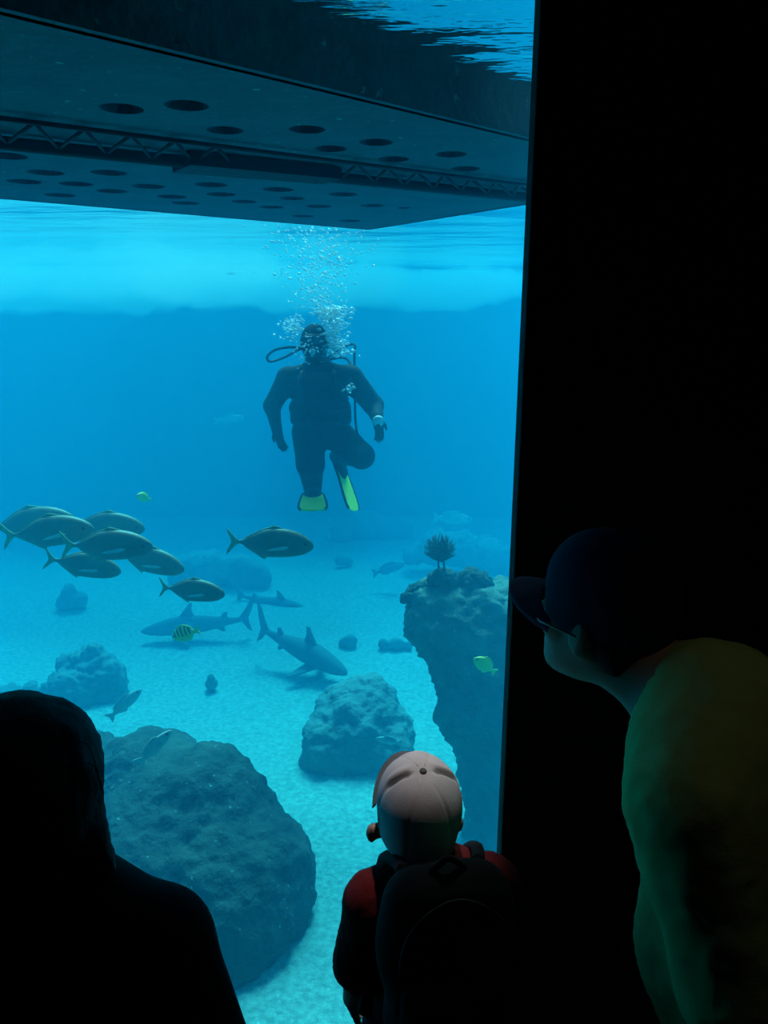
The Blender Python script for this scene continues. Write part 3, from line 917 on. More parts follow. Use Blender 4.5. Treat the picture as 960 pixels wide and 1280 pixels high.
def leg_prims(hip, kn, an, s=1.0):
    return [cap(hip, 0.088 * s, kn, 0.058 * s, 0.03 * s), cap(kn, 0.056 * s, an, 0.038 * s, 0.02 * s), sph(kn * 0.72 + an * 0.28 , 0.056 * s, 0.03 * s)]

def foot_prims(an, fwd, s=1.0):
    f = unit([fwd[0], fwd[1], 0])
    z = np.array([0, 0, 1.0])
    return [cap(an - f * 0.03 * s - z * 0.045 * s, 0.036 * s, an + f * 0.12 * s - z * 0.055 * s, 0.030 * s, 0.03 * s), cap(an + f * 0.1 * s - z * 0.055 * s, 0.036 * s, an + f * 0.16 * s - z * 0.06 * s, 0.024 * s, 0.02 * s)]

def torso_prims(neck, pelvis, lat, fwd, s=1.0, belly=0.0):
    """neck: base of the neck; pelvis: centre of the hips."""
    up = unit(neck - pelvis); r = unit(np.asarray(lat) - up * np.dot(lat, up)); f = np.cross(up, r)
    if np.dot(f, fwd) < 0: f = -f
    R = np.stack([r, f, up], axis=1)
    L = np.linalg.norm(neck - pelvis)
    at = lambda t, df=0: pelvis + up * L * t + f * df
    return [ell(at(0.78), np.array([0.165, 0.105, 0.145]) * s, R, 0.06 * s), ell(at(0.55, 0.005), np.array([0.150, 0.105, 0.15]) * s, R, 0.06 * s),
            ell(at(0.27, 0.012 + belly * 0.4), np.array([0.145, 0.105 + belly, 0.14]) * s, R, 0.06 * s), ell(at(0.02), np.array([0.165, 0.115, 0.11]) * s, R, 0.06 * s)]

def shoes(root, ans, fwd, s, off):
    for an in ans:
        pr = grow_prims(foot_prims(an, fwd, s), 0.008)
        zf = FLOOR_Z + 0.002
        implicit('shoe', pr, 0.010, M_SHOE, root, off, [(np.array([0, 0, zf]), np.array([0, 0, -1.0])), (np.array([0, 0, an[2] + 0.02]), np.array([0, 0, 1.0]))])

def eyes(root, c, H, s, off):
    for q in (-1, 1):
        p = np.asarray(c) + H @ (np.array([q * 0.030, 0.078, 0.018]) * s)
        implicit('eye', [sph(p, 0.0115 * s)], 0.004, M_EYE, root, off)

def build_cap(root, c, H, s, off, m_crown, m_bill, m_button, crown_h=0.105, rx=0.088, ry=0.108, z0=0.035, bill_len=0.085, dents=False, bill_drop=0.02):
    """six-panel baseball cap as a part with bill, button and seams as its sub-parts."""
    L = lambda p: np.asarray(c) + H @ (np.asarray(p, float) * s)
    NT, NP = (192, 48) if dents else (72, 18)
    V, Fc = [], []
    def surf(th, ph, grow=0.0):
        seam = 0.0
        for q in range(6):
            dth = math.atan2(math.sin(th - q * math.pi / 3), math.cos(th - q * math.pi / 3))
            seam = max(seam, math.exp(-(dth / 0.06) ** 2))
        r = 1.0 - 0.018 * seam * math.sin(ph)
        if dents:
            for q in (0.0, math.pi):
                dth = math.atan2(math.sin(th - q), math.cos(th - q))
                w_ = dth * math.sin(ph)
                win = 1 / (1 + math.exp(-(ph - 0.22) / 0.03)) / (1 + math.exp((ph - 0.86) / 0.05))
                r -= 0.085 * math.exp(-(w_ / 0.045) ** 2) * win
                r += 0.030 * math.exp(-((w_ - math.copysign(0.11, math.cos(q))) / 0.07) ** 2) * win
            r += 0.012 * math.sin(5 * th + 1.0) * math.sin(ph) ** 2
        e = 0.82
        cr = math.sin(min(ph, math.pi / 2)) ** e * (1 - 0.10 * max(0.0, ph - math.pi / 2))
        x = (rx + grow) * r * cr * math.cos(th)
        y = (ry + grow) * r * cr * math.sin(th) - 0.012
        z = z0 + (crown_h + grow) * (r if dents else 1.0) * math.copysign(abs(math.cos(ph)) ** 0.9, math.cos(ph))
        return L((x, y, z))
    for j in range(NP + 1):
        ph = max(1e-3, (math.pi / 2 + (0.50 if dents else 0.42)) * j / NP)
        for i in range(NT):
            V.append(surf(2 * math.pi * i / NT, ph))
    for j in range(NP):
        for i in range(NT):
            Fc.append((j * NT + i, (j + 1) * NT + i, (j + 1) * NT + (i + 1) % NT, j * NT + (i + 1) % NT))
    crown = mesh_obj('cap', V, Fc, m_crown, root, True, off)
    sol = crown.modifiers.new('cloth_thickness', 'SOLIDIFY'); sol.thickness = 0.003; sol.offset = -1
    # bill: a curved sheet with thickness
    BV = []
    nb, mb = 24, 8
    for lay in (0.004, -0.004):
        for j in range(mb + 1):
            t = j / mb
            for i in range(nb + 1):
                a = math.radians(-62 + 124 * i / nb)
                x = (rx + 0.004) * math.sin(a) * (1 + 0.10 * t)
                y0 = (ry + 0.004) * math.cos(a) - 0.012
                y = y0 + t * bill_len * (math.cos(a * 90 / 62) ** 0.7 if abs(a) < math.radians(61.9) else 0.0)
                z = z0 - 0.020 + lay - bill_drop * t - 0.022 * (math.sin(a) / math.sin(math.radians(62))) ** 2
                BV.append(L((x, y, z)))
    BF = []
    W = nb + 1; S0 = (mb + 1) * W
    for j in range(mb):
        for i in range(nb):
            a = j * W + i
            BF.append((a, a + 1, a + W + 1, a + W)); BF.append((S0 + a + W, S0 + a + W + 1, S0 + a + 1, S0 + a))
    for i in range(nb):
        BF.append((S0 + i, S0 + i + 1, i + 1, i)); a = mb * W + i; BF.append((a, a + 1, S0 + a + 1, S0 + a))
    mesh_obj('bill', BV, BF, m_bill, crown, True, off)
    implicit('button', [ell(surf(0, 1e-3) , np.array([0.0085, 0.0085, 0.005]) * s, H)], 0.0022, m_button, crown, off)
    for q in range(6):
        pts = [surf(q * math.pi / 3, ph, -0.0004) for ph in np.linspace(0.1, math.pi / 2 + 0.4, 14)]
        v_, f_ = tube_geo(pts, 0.0012, 5)
        mesh_obj('seam', v_, f_, m_crown, crown, True, off)
    return crown

Zv = np.array([0, 0, 1.0])

# ---------------------------------------------------------------- woman
def build_woman():
    hc = P(32, 985, 0.93)
    fw = unit([0.25, 0.97, 0]); H = frame(unit([0.25, 0.94, -0.12]))
    lat = np.cross(fw, Zv)
    neck = hc - Zv * 0.165 - fw * 0.02
    pelvis = neck + np.array([0, 0, -0.47]) - fw * 0.02
    pelvis[2] = 0.88
    base = np.array([pelvis[0], pelvis[1], 0.0])
    root = empty('person', base)
    tag(root, 'long-haired person in black seen from behind, standing at the pane', 'person')
    s = 0.98
    A, Lg, Hd, Ft, Ar = [], [], [], [], []
    ans = []
    for q in (-1, 1):
        sh = neck + lat * q * 0.205 - Zv * 0.045
        el = sh + lat * q * 0.075 - Zv * 0.27 + fw * 0.02
        wr = el + lat * q * (-0.02) - Zv * 0.22 + fw * 0.08
        Ar.append(arm_prims(sh, el, wr, 1.0))
        Hd += hand_prims(wr, -Zv + fw * 0.3, -lat * q, 1 if q < 0 else -1, 0.9, 0.5)
        hip = pelvis + lat * q * 0.09 - Zv * 0.03; kn = hip + np.array([0, 0, -0.40]) + fw * 0.02; an = np.array([hip[0], hip[1], 0.085])
        Lg += leg_prims(hip, kn, an, 1.0); ans.append(an); Ft += foot_prims(an, fw, 0.92)
    T = torso_prims(neck, pelvis, lat, fw, 1.05, 0.02)
    neckp = [cap(neck - Zv * 0.04, 0.062, hc - Zv * 0.05 - fw * 0.01, 0.052, 0.03)]
    trap = [cap(neck - Zv * 0.0, 0.055, neck + lat * q * 0.19 - Zv * 0.035, 0.060, 0.05) for q in (-1, 1)]
    implicit('body', head_prims(hc, H, s) + neckp + trap + T + sum(Ar, []) + Hd + Lg + Ft, 0.010, M_SKIN, root, base)
    top = grow_prims(T + trap, 0.016) + grow_prims([x[0] for x in Ar], 0.016) + grow_prims([x[1] for x in Ar], 0.012)
    implicit('sweater', top, 0.010, M_DARKTOP, root, base, [(pelvis - Zv * 0.09, -Zv)])
    implicit('trousers', grow_prims(Lg + T[3:], 0.014), 0.012, M_DENIM, root, base, [(np.array([0, 0, 0.06]), -Zv), (pelvis + Zv * 0.05, Zv)])
    shoes(root, ans, fw, 0.92, base)
    eyes(root, hc, H, s, base)
    # long hair: full crown, sides and a mass down to the shoulders, outer ends flicking out
    L = lambda x, y, z: hc + H @ (np.array([x, y, z]))
    hair = [ell(L(0, -0.022, 0.040), (0.112, 0.118, 0.100), H, 0.03), ell(L(0, -0.050, -0.02), (0.124, 0.085, 0.11), H, 0.04), ell(L(0, -0.065, -0.13), (0.105, 0.058, 0.10), H, 0.04), ell(L(0, -0.07, -0.19), (0.095, 0.05, 0.08), H, 0.04)]
    for q in (-1, 1):
        hair += [cap(L(q * 0.080, 0.0, 0.02), 0.028, L(q * 0.108, -0.015, -0.08), 0.030, 0.03), cap(L(q * 0.108, -0.015, -0.08), 0.030, L(q * 0.106, -0.02, -0.13), 0.024, 0.02), cap(L(q * 0.112, -0.02, -0.055), 0.024, L(q * 0.143, -0.02, -0.085), 0.013, 0.015)]
    ho = implicit('hair', hair, 0.008, M_HAIR, root, base, (), (0.004, 22.0, 2))
    random.seed(11)
    parts = []
    for i in range(16):
        a = random.uniform(0.2, 2.4)
        p0 = L(0.095 * math.cos(a * 0.6), -0.03, 0.04 + 0.09 * math.sin(a * 0.6))
        out = np.array([1.0, 0, 0]) * random.uniform(0.006, 0.035)
        p1 = p0 + out + Zv * random.uniform(-0.05, 0.01); p2 = p1 + np.array([random.uniform(-0.01, 0.02), 0, -random.uniform(0.04, 0.09)])
        pts = catmull([p0, p1, p2], 5)
        parts.append(tube_geo(pts, 0.0006, 4))
    v_, f_ = join_geo(parts)
    st = mesh_obj('loose_strands', v_, f_, M_HAIR, ho, True, base)
    st['kind'] = 'stuff'
build_woman()

# ---------------------------------------------------------------- boy
def build_boy():
    hc = P(522, 1010, 1.30)
    fw = unit([-0.16, 0.98, 0]); H = frame(unit([-0.16, 0.93, 0.26]))
    lat = np.cross(fw, Zv)
    s = 0.90
    neck = hc - Zv * 0.125 - fw * 0.035 + lat * 0.028
    pelvis = neck - Zv * 0.36 - fw * 0.01
    base = np.array([pelvis[0], pelvis[1], 0.0])
    root = empty('person', base)
    tag(root, 'child in a red shirt and pale grey cap looking into the tank', 'person')
    Ar, Hd, Lg, Ft, ans = [], [], [], [], []
    for q in (-1, 1):
        sh = neck + lat * q * 0.122 - Zv * 0.050
        el = sh + lat * q * 0.030 - Zv * 0.20 + fw * 0.02
        wr = el + fw * 0.09 - Zv * 0.15
        Ar.append(arm_prims(sh, el, wr, 0.78))
        Hd += hand_prims(wr, -Zv + fw * 0.6, -lat * q, 1 if q < 0 else -1, 0.72, 0.5)
        hip = pelvis + lat * q * 0.065 - Zv * 0.02; an = np.array([hip[0], hip[1], 0.075]); kn = (hip + an) / 2 + fw * 0.015
        Lg += leg_prims(hip, kn, an, 0.72); ans.append(an); Ft += foot_prims(an, fw, 0.78)
    T = torso_prims(neck, pelvis, lat, fw, 0.72)
    nk = [cap(neck - Zv * 0.03, 0.045, hc - Zv * 0.04, 0.042, 0.03)]
    trap = [cap(neck - Zv * 0.005, 0.040, neck + lat * q * 0.12 - Zv * 0.05, 0.042, 0.04) for q in (-1, 1)]
    ears = []
    for q in (-1, 1):
        ec = hc + H @ np.array([q * 0.089, 0.004, -0.066])
        ears += [ell(ec, (0.010, 0.015, 0.024), H, 0.005), cap(ec, 0.010, hc + H @ np.array([q * 0.06, 0.0, -0.05]), 0.02, 0.008)]
    implicit('body', head_prims(hc, H, s) + ears + nk + trap + T + sum(Ar, []) + Hd + Lg + Ft, 0.007, M_SKIN, root, base)
    slv = []
    for a in Ar:
        p0, p1 = a[0][1], a[0][3]
        slv.append(cap(p0, a[0][2] + 0.012, p0 + (p1 - p0) * 0.80, a[0][4] + 0.024, 0.02))
    implicit('shirt', grow_prims(T + trap, 0.012) + slv, 0.008, M_RED, root, base, [(pelvis - Zv * 0.07, -Zv)], (0.004, 14.0, 3))
    implicit('shorts', grow_prims(Lg + T[3:], 0.016), 0.010, M_DENIM, root, base, [(np.array([0, 0, 0.33]), -Zv), (pelvis + Zv * 0.04, Zv)])
    shoes(root, ans, fw, 0.78, base)
    eyes(root, hc, H, s, base)
    L = lambda x, y, z: hc + H @ (np.array([x, y, z]) * s)
    implicit('hair', [ell(L(0, -0.025, 0.02), np.array([0.079, 0.090, 0.085]) * s, H, 0.02), ell(L(0, -0.05, -0.03), np.array([0.066, 0.052, 0.055]) * s, H, 0.02)], 0.008, M_HAIR, root, base, (), (0.003, 40, 1))
    build_cap(root, hc, H, s, base, M_GREYCAP, M_GREYDARK, M_GREYDARK, 0.112, 0.092, 0.110, 0.018, 0.07, True, 0.012)
    # backpack
    bc = neck - fw * 0.150 - Zv * 0.072 - lat * 0.012
    bb = bc - Zv * 0.2
    pk = empty('backpack', bb)
    tag(pk, 'rounded black backpack worn over the red shirt of the child', 'backpack')
    R = np.stack([lat, fw, Zv], axis=1)
    implicit('main_pocket', [rbox(bc + Zv * 0.02, (0.112, 0.060, 0.18), R, 0.055, 0.03), ell(bc + Zv * 0.06, (0.124, 0.068, 0.13), R, 0.04), ell(bc - Zv * 0.12, (0.095, 0.06, 0.08), R, 0.04)], 0.009, M_PACK, pk, bb)
    implicit('front_pocket', [rbox(bc - fw * 0.062 - Zv * 0.07, (0.095, 0.032, 0.10), R, 0.03, 0.02)], 0.008, M_PACK, pk, bb)
    hp = catmull([bc + Zv * 0.205 - lat * 0.03, bc + Zv * 0.228, bc + Zv * 0.205 + lat * 0.03], 6)
    v_, f_ = tube_geo(hp, 0.006, 8); mesh_obj('grab_handle', v_, f_, M_PACK, pk, True, bb)
    for q in (-1, 1):
        sp = catmull([bc + Zv * 0.17 + lat * q * 0.07 + fw * 0.05, neck + lat * q * 0.085 + Zv * 0.045, neck + lat * q * 0.090 + fw * 0.095 - Zv * 0.05, neck + lat * q * 0.10 + fw * 0.10 - Zv * 0.2, bc - Zv * 0.15 + lat * q * 0.14 + fw * 0.06], 8)
        v_, f_ = tube_geo(sp, 0.013, 8); mesh_obj('shoulder_strap', v_, f_, M_PACK, pk, True, bb)
    zp = catmull([bc - fw * 0.066 + lat * 0.105 - Zv * 0.02, bc - fw * 0.072 + lat * 0.085 + Zv * 0.14, bc - fw * 0.062 + Zv * 0.195, bc - fw * 0.072 - lat * 0.085 + Zv * 0.14, bc - fw * 0.066 - lat * 0.105 - Zv * 0.02], 8)
    v_, f_ = tube_geo(zp, 0.003, 6); mesh_obj('zip', v_, f_, M_GEAR, pk, True, bb)
build_boy()

# ---------------------------------------------------------------- man
def build_man():
    hc = P(752, 775, 1.18)
    fw = unit([-0.80, 0.60, 0]); H = frame(unit([-0.66, 0.70, 0.04]))
    lat = np.cross(fw, Zv)                   # his right
    s = 1.02
    neck = P(888, 874, 1.05)
    pelvis = np.array([neck[0] + 0.13, neck[1] - 0.10, 0.98])
    base = np.array([pelvis[0], pelvis[1], 0.0])
    root = empty('person', base)
    tag(root, 'person in a green shirt and navy cap leaning past the black wall', 'person')
    Ar, Hd, Lg, Ft, ans = [], [], [], [], []
    up = unit(neck - pelvis)
    for q in (-1, 1):
        sh = neck + lat * q * 0.170 - up * 0.085
        el = sh + lat * q * 0.01 - Zv * 0.29 - fw * 0.10
        wr = el + fw * 0.02 - Zv * 0.26
        Ar.append(arm_prims(sh, el, wr, 1.08))
        Hd += hand_prims(wr, fw * 0.2 - Zv, -lat * q, 1 if q < 0 else -1, 1.0, 0.6)
        hip = pelvis + lat * q * 0.095 - Zv * 0.03; an = np.array([hip[0], hip[1], 0.085]); kn = (hip + an) / 2 + fw * 0.03
        Lg += leg_prims(hip, kn, an, 1.05); ans.append(an); Ft += foot_prims(an, fw, 1.0)
    T = torso_prims(neck, pelvis, lat, fw, 1.12, 0.03)
    nk = [cap(neck - up * 0.03, 0.068, hc - H[:, 2] * 0.04 - H[:, 1] * 0.02, 0.062, 0.03)]
    trap = [cap(neck, 0.062, neck + lat * q * 0.17 - up * 0.07, 0.06, 0.05) for q in (-1, 1)]
    implicit('body', head_prims(hc, H, s) + nk + trap + T + sum(Ar, []) + Hd + Lg + Ft, 0.009, M_SKIN, root, base)
    slv = []
    for a in Ar:
        p0, p1 = a[0][1], a[0][3]
        slv.append(cap(p0, a[0][2] + 0.014, p0 + (p1 - p0) * 0.85, a[0][4] + 0.030, 0.03))
    implicit('shirt', grow_prims(T + trap, 0.018) + slv, 0.009, M_GREEN, root, base, [(pelvis - Zv * 0.12, -Zv)], (0.006, 7.0, 3))
    implicit('trousers', grow_prims(Lg + T[3:], 0.016), 0.012, M_DENIM, root, base, [(np.array([0, 0, 0.06]), -Zv), (pelvis + Zv * 0.06, Zv)])
    shoes(root, ans, fw, 1.0, base)
    eyes(root, hc, H, s, base)
    L = lambda x, y, z: hc + H @ (np.array([x, y, z]) * s)
    implicit('hair', [ell(L(0, -0.03, 0.02), np.array([0.080, 0.086, 0.085]) * s, H, 0.02), ell(L(0, -0.055, -0.035), np.array([0.066, 0.046, 0.05]) * s, H, 0.02)], 0.008, M_HAIR, root, base, (), (0.003, 40, 1))
    build_cap(root, hc, H, s, base, M_NAVY, M_NAVY, M_NAVY, 0.106, 0.090, 0.112, 0.048, 0.072, False, 0.012)
    # eyeglasses
    gp = L(0, 0.1, 0.004)
    br = tube_geo([L(-0.008, 0.101, 0.004), L(0, 0.106, 0.006), L(0.008, 0.101, 0.004)], 0.0018, 6)
    glo = mesh_obj('eyeglasses', *br, M_STEEL, root, True, base)
    for q in (-1, 1):
        ring = [L(q * 0.034 + 0.026 * math.cos(a), 0.100, 0.000 + 0.017 * math.sin(a)) for a in np.linspace(0, 2 * math.pi, 21)]
        mesh_obj('lens_rim', *tube_geo(ring, 0.0018, 6), M_STEEL, glo, True, base)
        mesh_obj('temple', *tube_geo([L(q * 0.060, 0.100, 0.004), L(q * 0.088, 0.06, 0.003), L(q * 0.090, -0.01, 0.002)], 0.0018, 6), M_STEEL, glo, True, base)
build_man()

# ---------------------------------------------------------------- diver
def build_diver():
    Y0 = 6.4
    q = lambda x, y, dY=0.0: P(x, y, Y0 + dY)
    base = q(400, 634)
    root = empty('person', base)
    tag(root, 'scuba diver in black wetsuit with yellow fins hovering amid bubbles', 'person')
    hc = q(393, 430, -0.05)
    H = frame(unit([-0.05, -1, -0.10]))
    fw = np.array([0, -1.0, 0])
    sL, eL, wL = q(360, 473), q(340, 507, 0.02), q(346, 537, -0.12)
    sR, eR, wR = q(438, 472), q(467, 507, 0.08), q(472, 524, -0.16)
    hipL, knL, anL = q(386, 541), q(388, 580, -0.12), q(391, 611, 0.08)
    hipR, knR, anR = q(418, 541), q(452, 570, -0.22), q(421, 570, 0.22)
    neck = q(398, 461); pelvis = q(402, 538)
    R = np.stack([np.array([1.0, 0, 0]), np.array([0, 1.0, 0]), Zv], axis=1)
    T = [ell(q(398, 484), (0.250, 0.15, 0.16), R, 0.07), ell(q(400, 510), (0.240, 0.15, 0.16), R, 0.07), ell(q(401, 533), (0.19, 0.135, 0.12), R, 0.07)]
    arms = [cap(sL, 0.094, eL, 0.072, 0.05), cap(eL, 0.068, wL, 0.044, 0.03), cap(sR, 0.105, eR, 0.085, 0.05), cap(eR, 0.080, wR, 0.050, 0.03)]
    hands = hand_prims(wL, unit([0.30, -0.2, -1]), [0.5, 0.9, 0], -1, 1.2, 0.5) + hand_prims(wR, unit([0.15, -0.3, -1]), [-0.5, 0.9, 0], 1, 1.2, 0.6)
    legs = [cap(hipL, 0.145, knL, 0.118, 0.05), cap(knL, 0.115, anL, 0.078, 0.03), cap(hipR, 0.145, knR, 0.108, 0.05), cap(knR, 0.10, anR, 0.066, 0.03)]
    implicit('body', head_prims(hc, H, 1.18) + [ell(hc + np.array([0, 0.02, 0.02]), (0.112, 0.125, 0.140), R, 0.03), cap(neck - Zv * 0.03, 0.085, hc - Zv * 0.06, 0.075, 0.05), cap(neck, 0.08, sL, 0.075, 0.06), cap(neck, 0.08, sR, 0.075, 0.06)] + T + arms + hands + legs, 0.011, M_SUIT, root, base)
    # buoyancy vest with collar, pockets and straps
    vest = [ell(q(398, 482, -0.01), (0.240, 0.185, 0.155), R, 0.05), ell(q(400, 510, -0.01), (0.262, 0.19, 0.14), R, 0.05)]
    vo = implicit('buoyancy_vest', vest, 0.014, M_GEAR, root, base)
    for sx in (374, 428):
        implicit('pocket', [rbox(q(sx, 520, -0.15), (0.075, 0.05, 0.080), R, 0.048, 0.02)], 0.012, M_GEAR, vo, base)
    for sx in (378, 418):
        v_, f_ = tube_geo(catmull([q(sx, 462, 0.02), q(sx - 1, 470, -0.16), q(sx, 490, -0.20), q(sx, 512, -0.20)], 5), 0.020, 6)
        mesh_obj('strap', v_, f_, M_GEAR, vo, True, base)
    v_, f_ = tube_geo(catmull([q(372, 529, -0.10), q(388, 531, -0.21), q(402, 532, -0.22), q(418, 531, -0.21), q(432, 529, -0.10)], 5), 0.026, 8)
    mesh_obj('weight_belt', v_, f_, M_GEAR, root, True, base)
    implicit('belt_buckle', [rbox(q(388, 529, -0.235), (0.026, 0.012, 0.022), R, 0.008)], 0.005, M_LAMP, root, base)
    # cylinder on the back
    ca, cb = q(400, 455, 0.28), q(403, 530, 0.28)
    pts = [ca + (cb - ca) * t for t in np.linspace(0, 1, 14)]
    rs = [0.03, 0.07] + [0.09] * 10 + [0.085, 0.06]
    v_, f_ = tube_geo(pts, rs, 20); cyl = mesh_obj('air_cylinder', v_, f_, M_GEAR, root, True, base)
    v_, f_ = tube_geo([ca, ca + Zv * 0.06], 0.025, 10); mesh_obj('valve', v_, f_, M_STEEL, cyl, True, base)
    # mask, regulator, hoses
    mk = implicit('mask', [rbox(hc + np.array([0, -0.105, 0.035]), (0.082, 0.035, 0.048), R, 0.03)], 0.006, M_GEAR, root, base)
    for sx in (-1, 1):
        implicit('lens', [rbox(hc + np.array([sx * 0.036, -0.137, 0.036]), (0.031, 0.008, 0.030), R, 0.007)], 0.005, M_LENS, mk, base)
    rg = implicit('regulator', [ell(hc + np.array([0, -0.15, -0.055]), (0.045, 0.038, 0.040), R), cap(hc + np.array([-0.04, -0.14, -0.07]), 0.018, hc + np.array([0.04, -0.14, -0.07]), 0.018)], 0.006, M_GEAR, root, base)
    implicit('purge_cover', [ell(hc + np.array([0, -0.182, -0.052]), (0.028, 0.010, 0.026), R)], 0.005, M_STEEL, rg, base)
    for pts, r in (([q(386, 437, -0.16), q(366, 434, -0.10), q(345, 437, -0.02), q(334, 446, 0.04), q(338, 452, 0.08), q(355, 447, 0.14), q(380, 436, 0.2), q(399, 452, 0.28)], 0.011),
                   ([q(401, 452, 0.28), q(430, 447, 0.18), q(441, 462, 0.0), q(437, 478, -0.13), q(434, 500, -0.17)], 0.012),
                   ([q(401, 452, 0.28), q(440, 430, 0.2), q(443, 450, 0.1), q(444, 520, -0.1), q(447, 545, -0.1)], 0.010)):
        v_, f_ = tube_geo(catmull(pts, 6), r, 8); mesh_obj('hose', v_, f_, M_GEAR, root, True, base)
    implicit('pressure_gauge', [ell(q(436, 486, -0.19), (0.026, 0.016, 0.034), R)], 0.005, M_STEEL, root, base)
    d = unit(wR - eR)
    v_, f_ = tube_geo([wR - d * 0.005, wR + d * 0.055], [0.047, 0.045], 14); mesh_obj('wrist_glint_cuff', v_, f_, M_WHITEPART, root, True, base)  # white cuff, its colour stands in for a bright glint at the wrist
    # fins
    def fin(an, tip, width_dir, start=0.24, pocket=0.24, name='fin'):
        dirn = unit(tip - an); w = unit(np.asarray(width_dir) - dirn * np.dot(width_dir, dirn)); nrm = np.cross(dirn, w)
        L = np.linalg.norm(tip - an)
        fo = implicit(name, [cap(an, 0.062, an + dirn * pocket, 0.050, 0.03), ell(an + dirn * (pocket - 0.02), (0.078, 0.10, 0.038), np.stack([w, dirn, nrm], axis=1), 0.03)], 0.010, M_GEAR, root, base)
        V, Fc = [], []
        st = [(start, 0.075), (start + 0.08, 0.090), (0.5, 0.102), (0.75, 0.112), (0.92, 0.112), (1.0, 0.095)]
        n = len(st)
        for lay in (0.006, -0.006):
            for t, hw in st:
                for k in range(7):
                    a = -1 + 2 * k / 6
                    V.append(an + dirn * (t * L + 0.02 * (1 - a * a) * (1 if t > 0.9 else 0)) + w * hw * a + nrm * (lay + 0.010 * (1 - abs(a)) * -0.3))
        for j in range(n - 1):
            for k in range(6):
                a = j * 7 + k
                Fc.append((a, a + 1, a + 8, a + 7)); Fc.append((n * 7 + a + 7, n * 7 + a + 8, n * 7 + a + 1, n * 7 + a))
        S0 = n * 7
        for k in range(6):
            Fc.append((S0 + k, S0 + k + 1, k + 1, k)); a = (n - 1) * 7 + k; Fc.append((a, a + 1, S0 + a + 1, S0 + a))
        for j in range(n - 1):
            a = j * 7; Fc.append((a, a + 7, S0 + a + 7, S0 + a)); a = j * 7 + 6; Fc.append((S0 + a, S0 + a + 7, a + 7, a))
        mesh_obj('blade', V, Fc, M_YELLOW, fo, False, base)
        for sgn in (-1, 1):
            pts = [an + dirn * t * L + w * sgn * hw for t, hw in st]
            v_, f_ = tube_geo(pts, 0.011, 8); mesh_obj('rail', v_, f_, M_GEAR, fo, True, base)
    fin(anL, q(391, 637, -0.62), [1, 0, 0])
    fin(anR, q(442, 636, 0.02), [0.32, 1.0, 0], 0.12, 0.14)
build_diver()

# ---------------------------------------------------------------- bubbles
def build_bubbles():
    random.seed(3)
    ico = bmesh.new(); bmesh.ops.create_icosphere(ico, subdivisions=1, radius=1.0)
    iv = [np.array(v.co) for v in ico.verts]; ico.verts.index_update(); fi = [tuple(v.index for v in f.verts) for f in ico.faces]; ico.free()
    V, Fc = [], []
    def add(p, r, flat=0.7):
        o = len(V)
        V.extend(p + np.array([v[0] * r * 1.2, v[1] * r * 1.2, v[2] * r * flat]) for v in iv)
        Fc.extend(tuple(i + o for i in f) for f in fi)
    for i in range(420):   # cloud over the shoulder
        x = random.gauss(417, 9); y = random.uniform(386, 446); x += (y - 416) * 0.12
        add(P(x, y, 6.4 + random.gauss(-0.05, 0.12)), random.uniform(0.006, 0.020))
    for i in range(60):
        add(P(random.gauss(416, 10), random.gauss(388, 3), 6.4 + random.gauss(0, 0.1)), random.uniform(0.010, 0.026))
    for i in range(110):    # cloud at the other side of the head
        add(P(random.gauss(366, 8), random.gauss(408, 9), 6.4 + random.gauss(0, 0.1)), random.uniform(0.006, 0.018))
    for i in range(60):    # sparkles over face and chest
        add(P(random.gauss(382, 12), random.gauss(440, 12), 6.12 + random.gauss(0, 0.03)), random.uniform(0.004, 0.011))
    for i in range(14):
        add(P(random.gauss(438, 4), random.gauss(485, 5), 6.12), random.uniform(0.006, 0.014))
    for i in range(620):   # rising plume
        y = random.uniform(282, 392); sp = 10 + (392 - y) * 0.26
        add(P(random.gauss(396 + (y - 390) * -0.02, sp), y, 6.4 + random.gauss(0, 0.25)), random.uniform(0.005, 0.014))
    base = P(400, 445, 6.4)
    V = [v for v in V]
    o = mesh_obj('bubble_plume', V, Fc, M_BUBBLE, None, True, base)
    o.location = tuple(base)
    tag(o, 'white exhaled air bubbles rising around the head of the diver', 'bubbles', None, 'stuff')
build_bubbles()

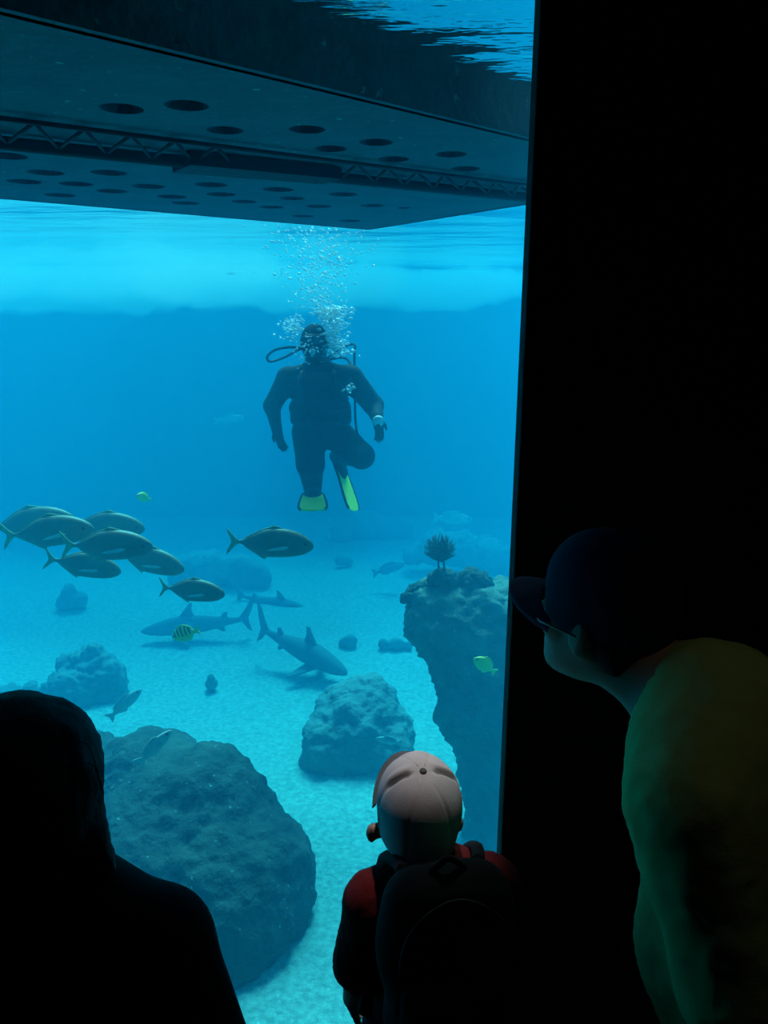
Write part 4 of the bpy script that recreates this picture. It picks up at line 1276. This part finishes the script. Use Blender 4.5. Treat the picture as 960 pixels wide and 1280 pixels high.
# bright froth of fine bubbles hanging under the far surface
def build_haze():
    random.seed(8)
    def bank(n, x0, x1, y0, y1, zc, zr, dens):
        prims = []
        for i in range(n):
            prims.append(ell((random.uniform(x0, x1), random.uniform(y0, y1), zc + random.uniform(-0.10, 0.10)), (random.uniform(0.5, 1.2), random.uniform(0.5, 0.9), random.uniform(*zr)), None, 0.25))
        v, f = implicit_geo(prims, 0.10, [(np.array([0, 0, SURF_Z - 0.012]), Zv)], (0.16, 1.5, n))
        v[:, 2] = np.minimum(v[:, 2], SURF_Z - 0.012)
        return mesh_obj('microbubble_haze', v, f, volume_mat('microbubble_haze', tuple(dens * c for c in (0.45, 0.97, 1.0)), None))
    o = bank(46, -7.2, 7.2, 11.2, 13.3, 2.46, (0.24, 0.42), 1.05)
    tag(o, 'bright haze of fine bubbles along the far edge of the water surface', 'haze', None, 'stuff')
    o = bank(16, -6.2, -1.8, 7.9, 9.2, 2.46, (0.10, 0.30), 0.34)
    tag(o, 'patch of bright fine bubbles under the surface beyond the trevally school', 'haze', None, 'stuff')
build_haze()

# ---------------------------------------------------------------- dim gallery downlight
def build_downlight(loc, aim_at, label, energy, spread, color):
    loc = np.asarray(loc, float)
    root = empty('ceiling_downlight', (loc[0], loc[1], 3.0))
    tag(root, label, 'lamp', 'dim gallery downlights')
    off = (loc[0], loc[1], 3.0)
    v_, f_ = tube_geo([loc + Zv * 0.03, loc - Zv * 0.04], 0.05, 20, caps=False)
    o = mesh_obj('housing', v_, f_, M_LAMP, root, True, off)
    sol = o.modifiers.new('wall', 'SOLIDIFY'); sol.thickness = 0.004
    ld = bpy.data.lights.new('bulb', 'SPOT')
    ld.energy = energy; ld.color = color; ld.spot_size = math.radians(spread); ld.spot_blend = 0.9; ld.shadow_soft_size = 0.02
    lo = bpy.data.objects.new('bulb', ld); COL.objects.link(lo); lo.parent = root
    lo.location = (0, 0, -0.05)
    aim = np.asarray(aim_at) - (loc - Zv * 0.02)
    lo.rotation_euler = Vector(aim).to_track_quat('-Z', 'Y').to_euler()
build_downlight((0.12, 1.66, 2.97), P(512, 935, 1.36), 'small dim black ceiling downlight over the child', 62.0, 13.0, (1.0, 0.86, 0.83))
build_downlight((0.80, 0.70, 2.97), P(930, 900, 0.9), 'small dim black ceiling downlight over the green shirt', 1.5, 26, (1.0, 0.85, 0.55))
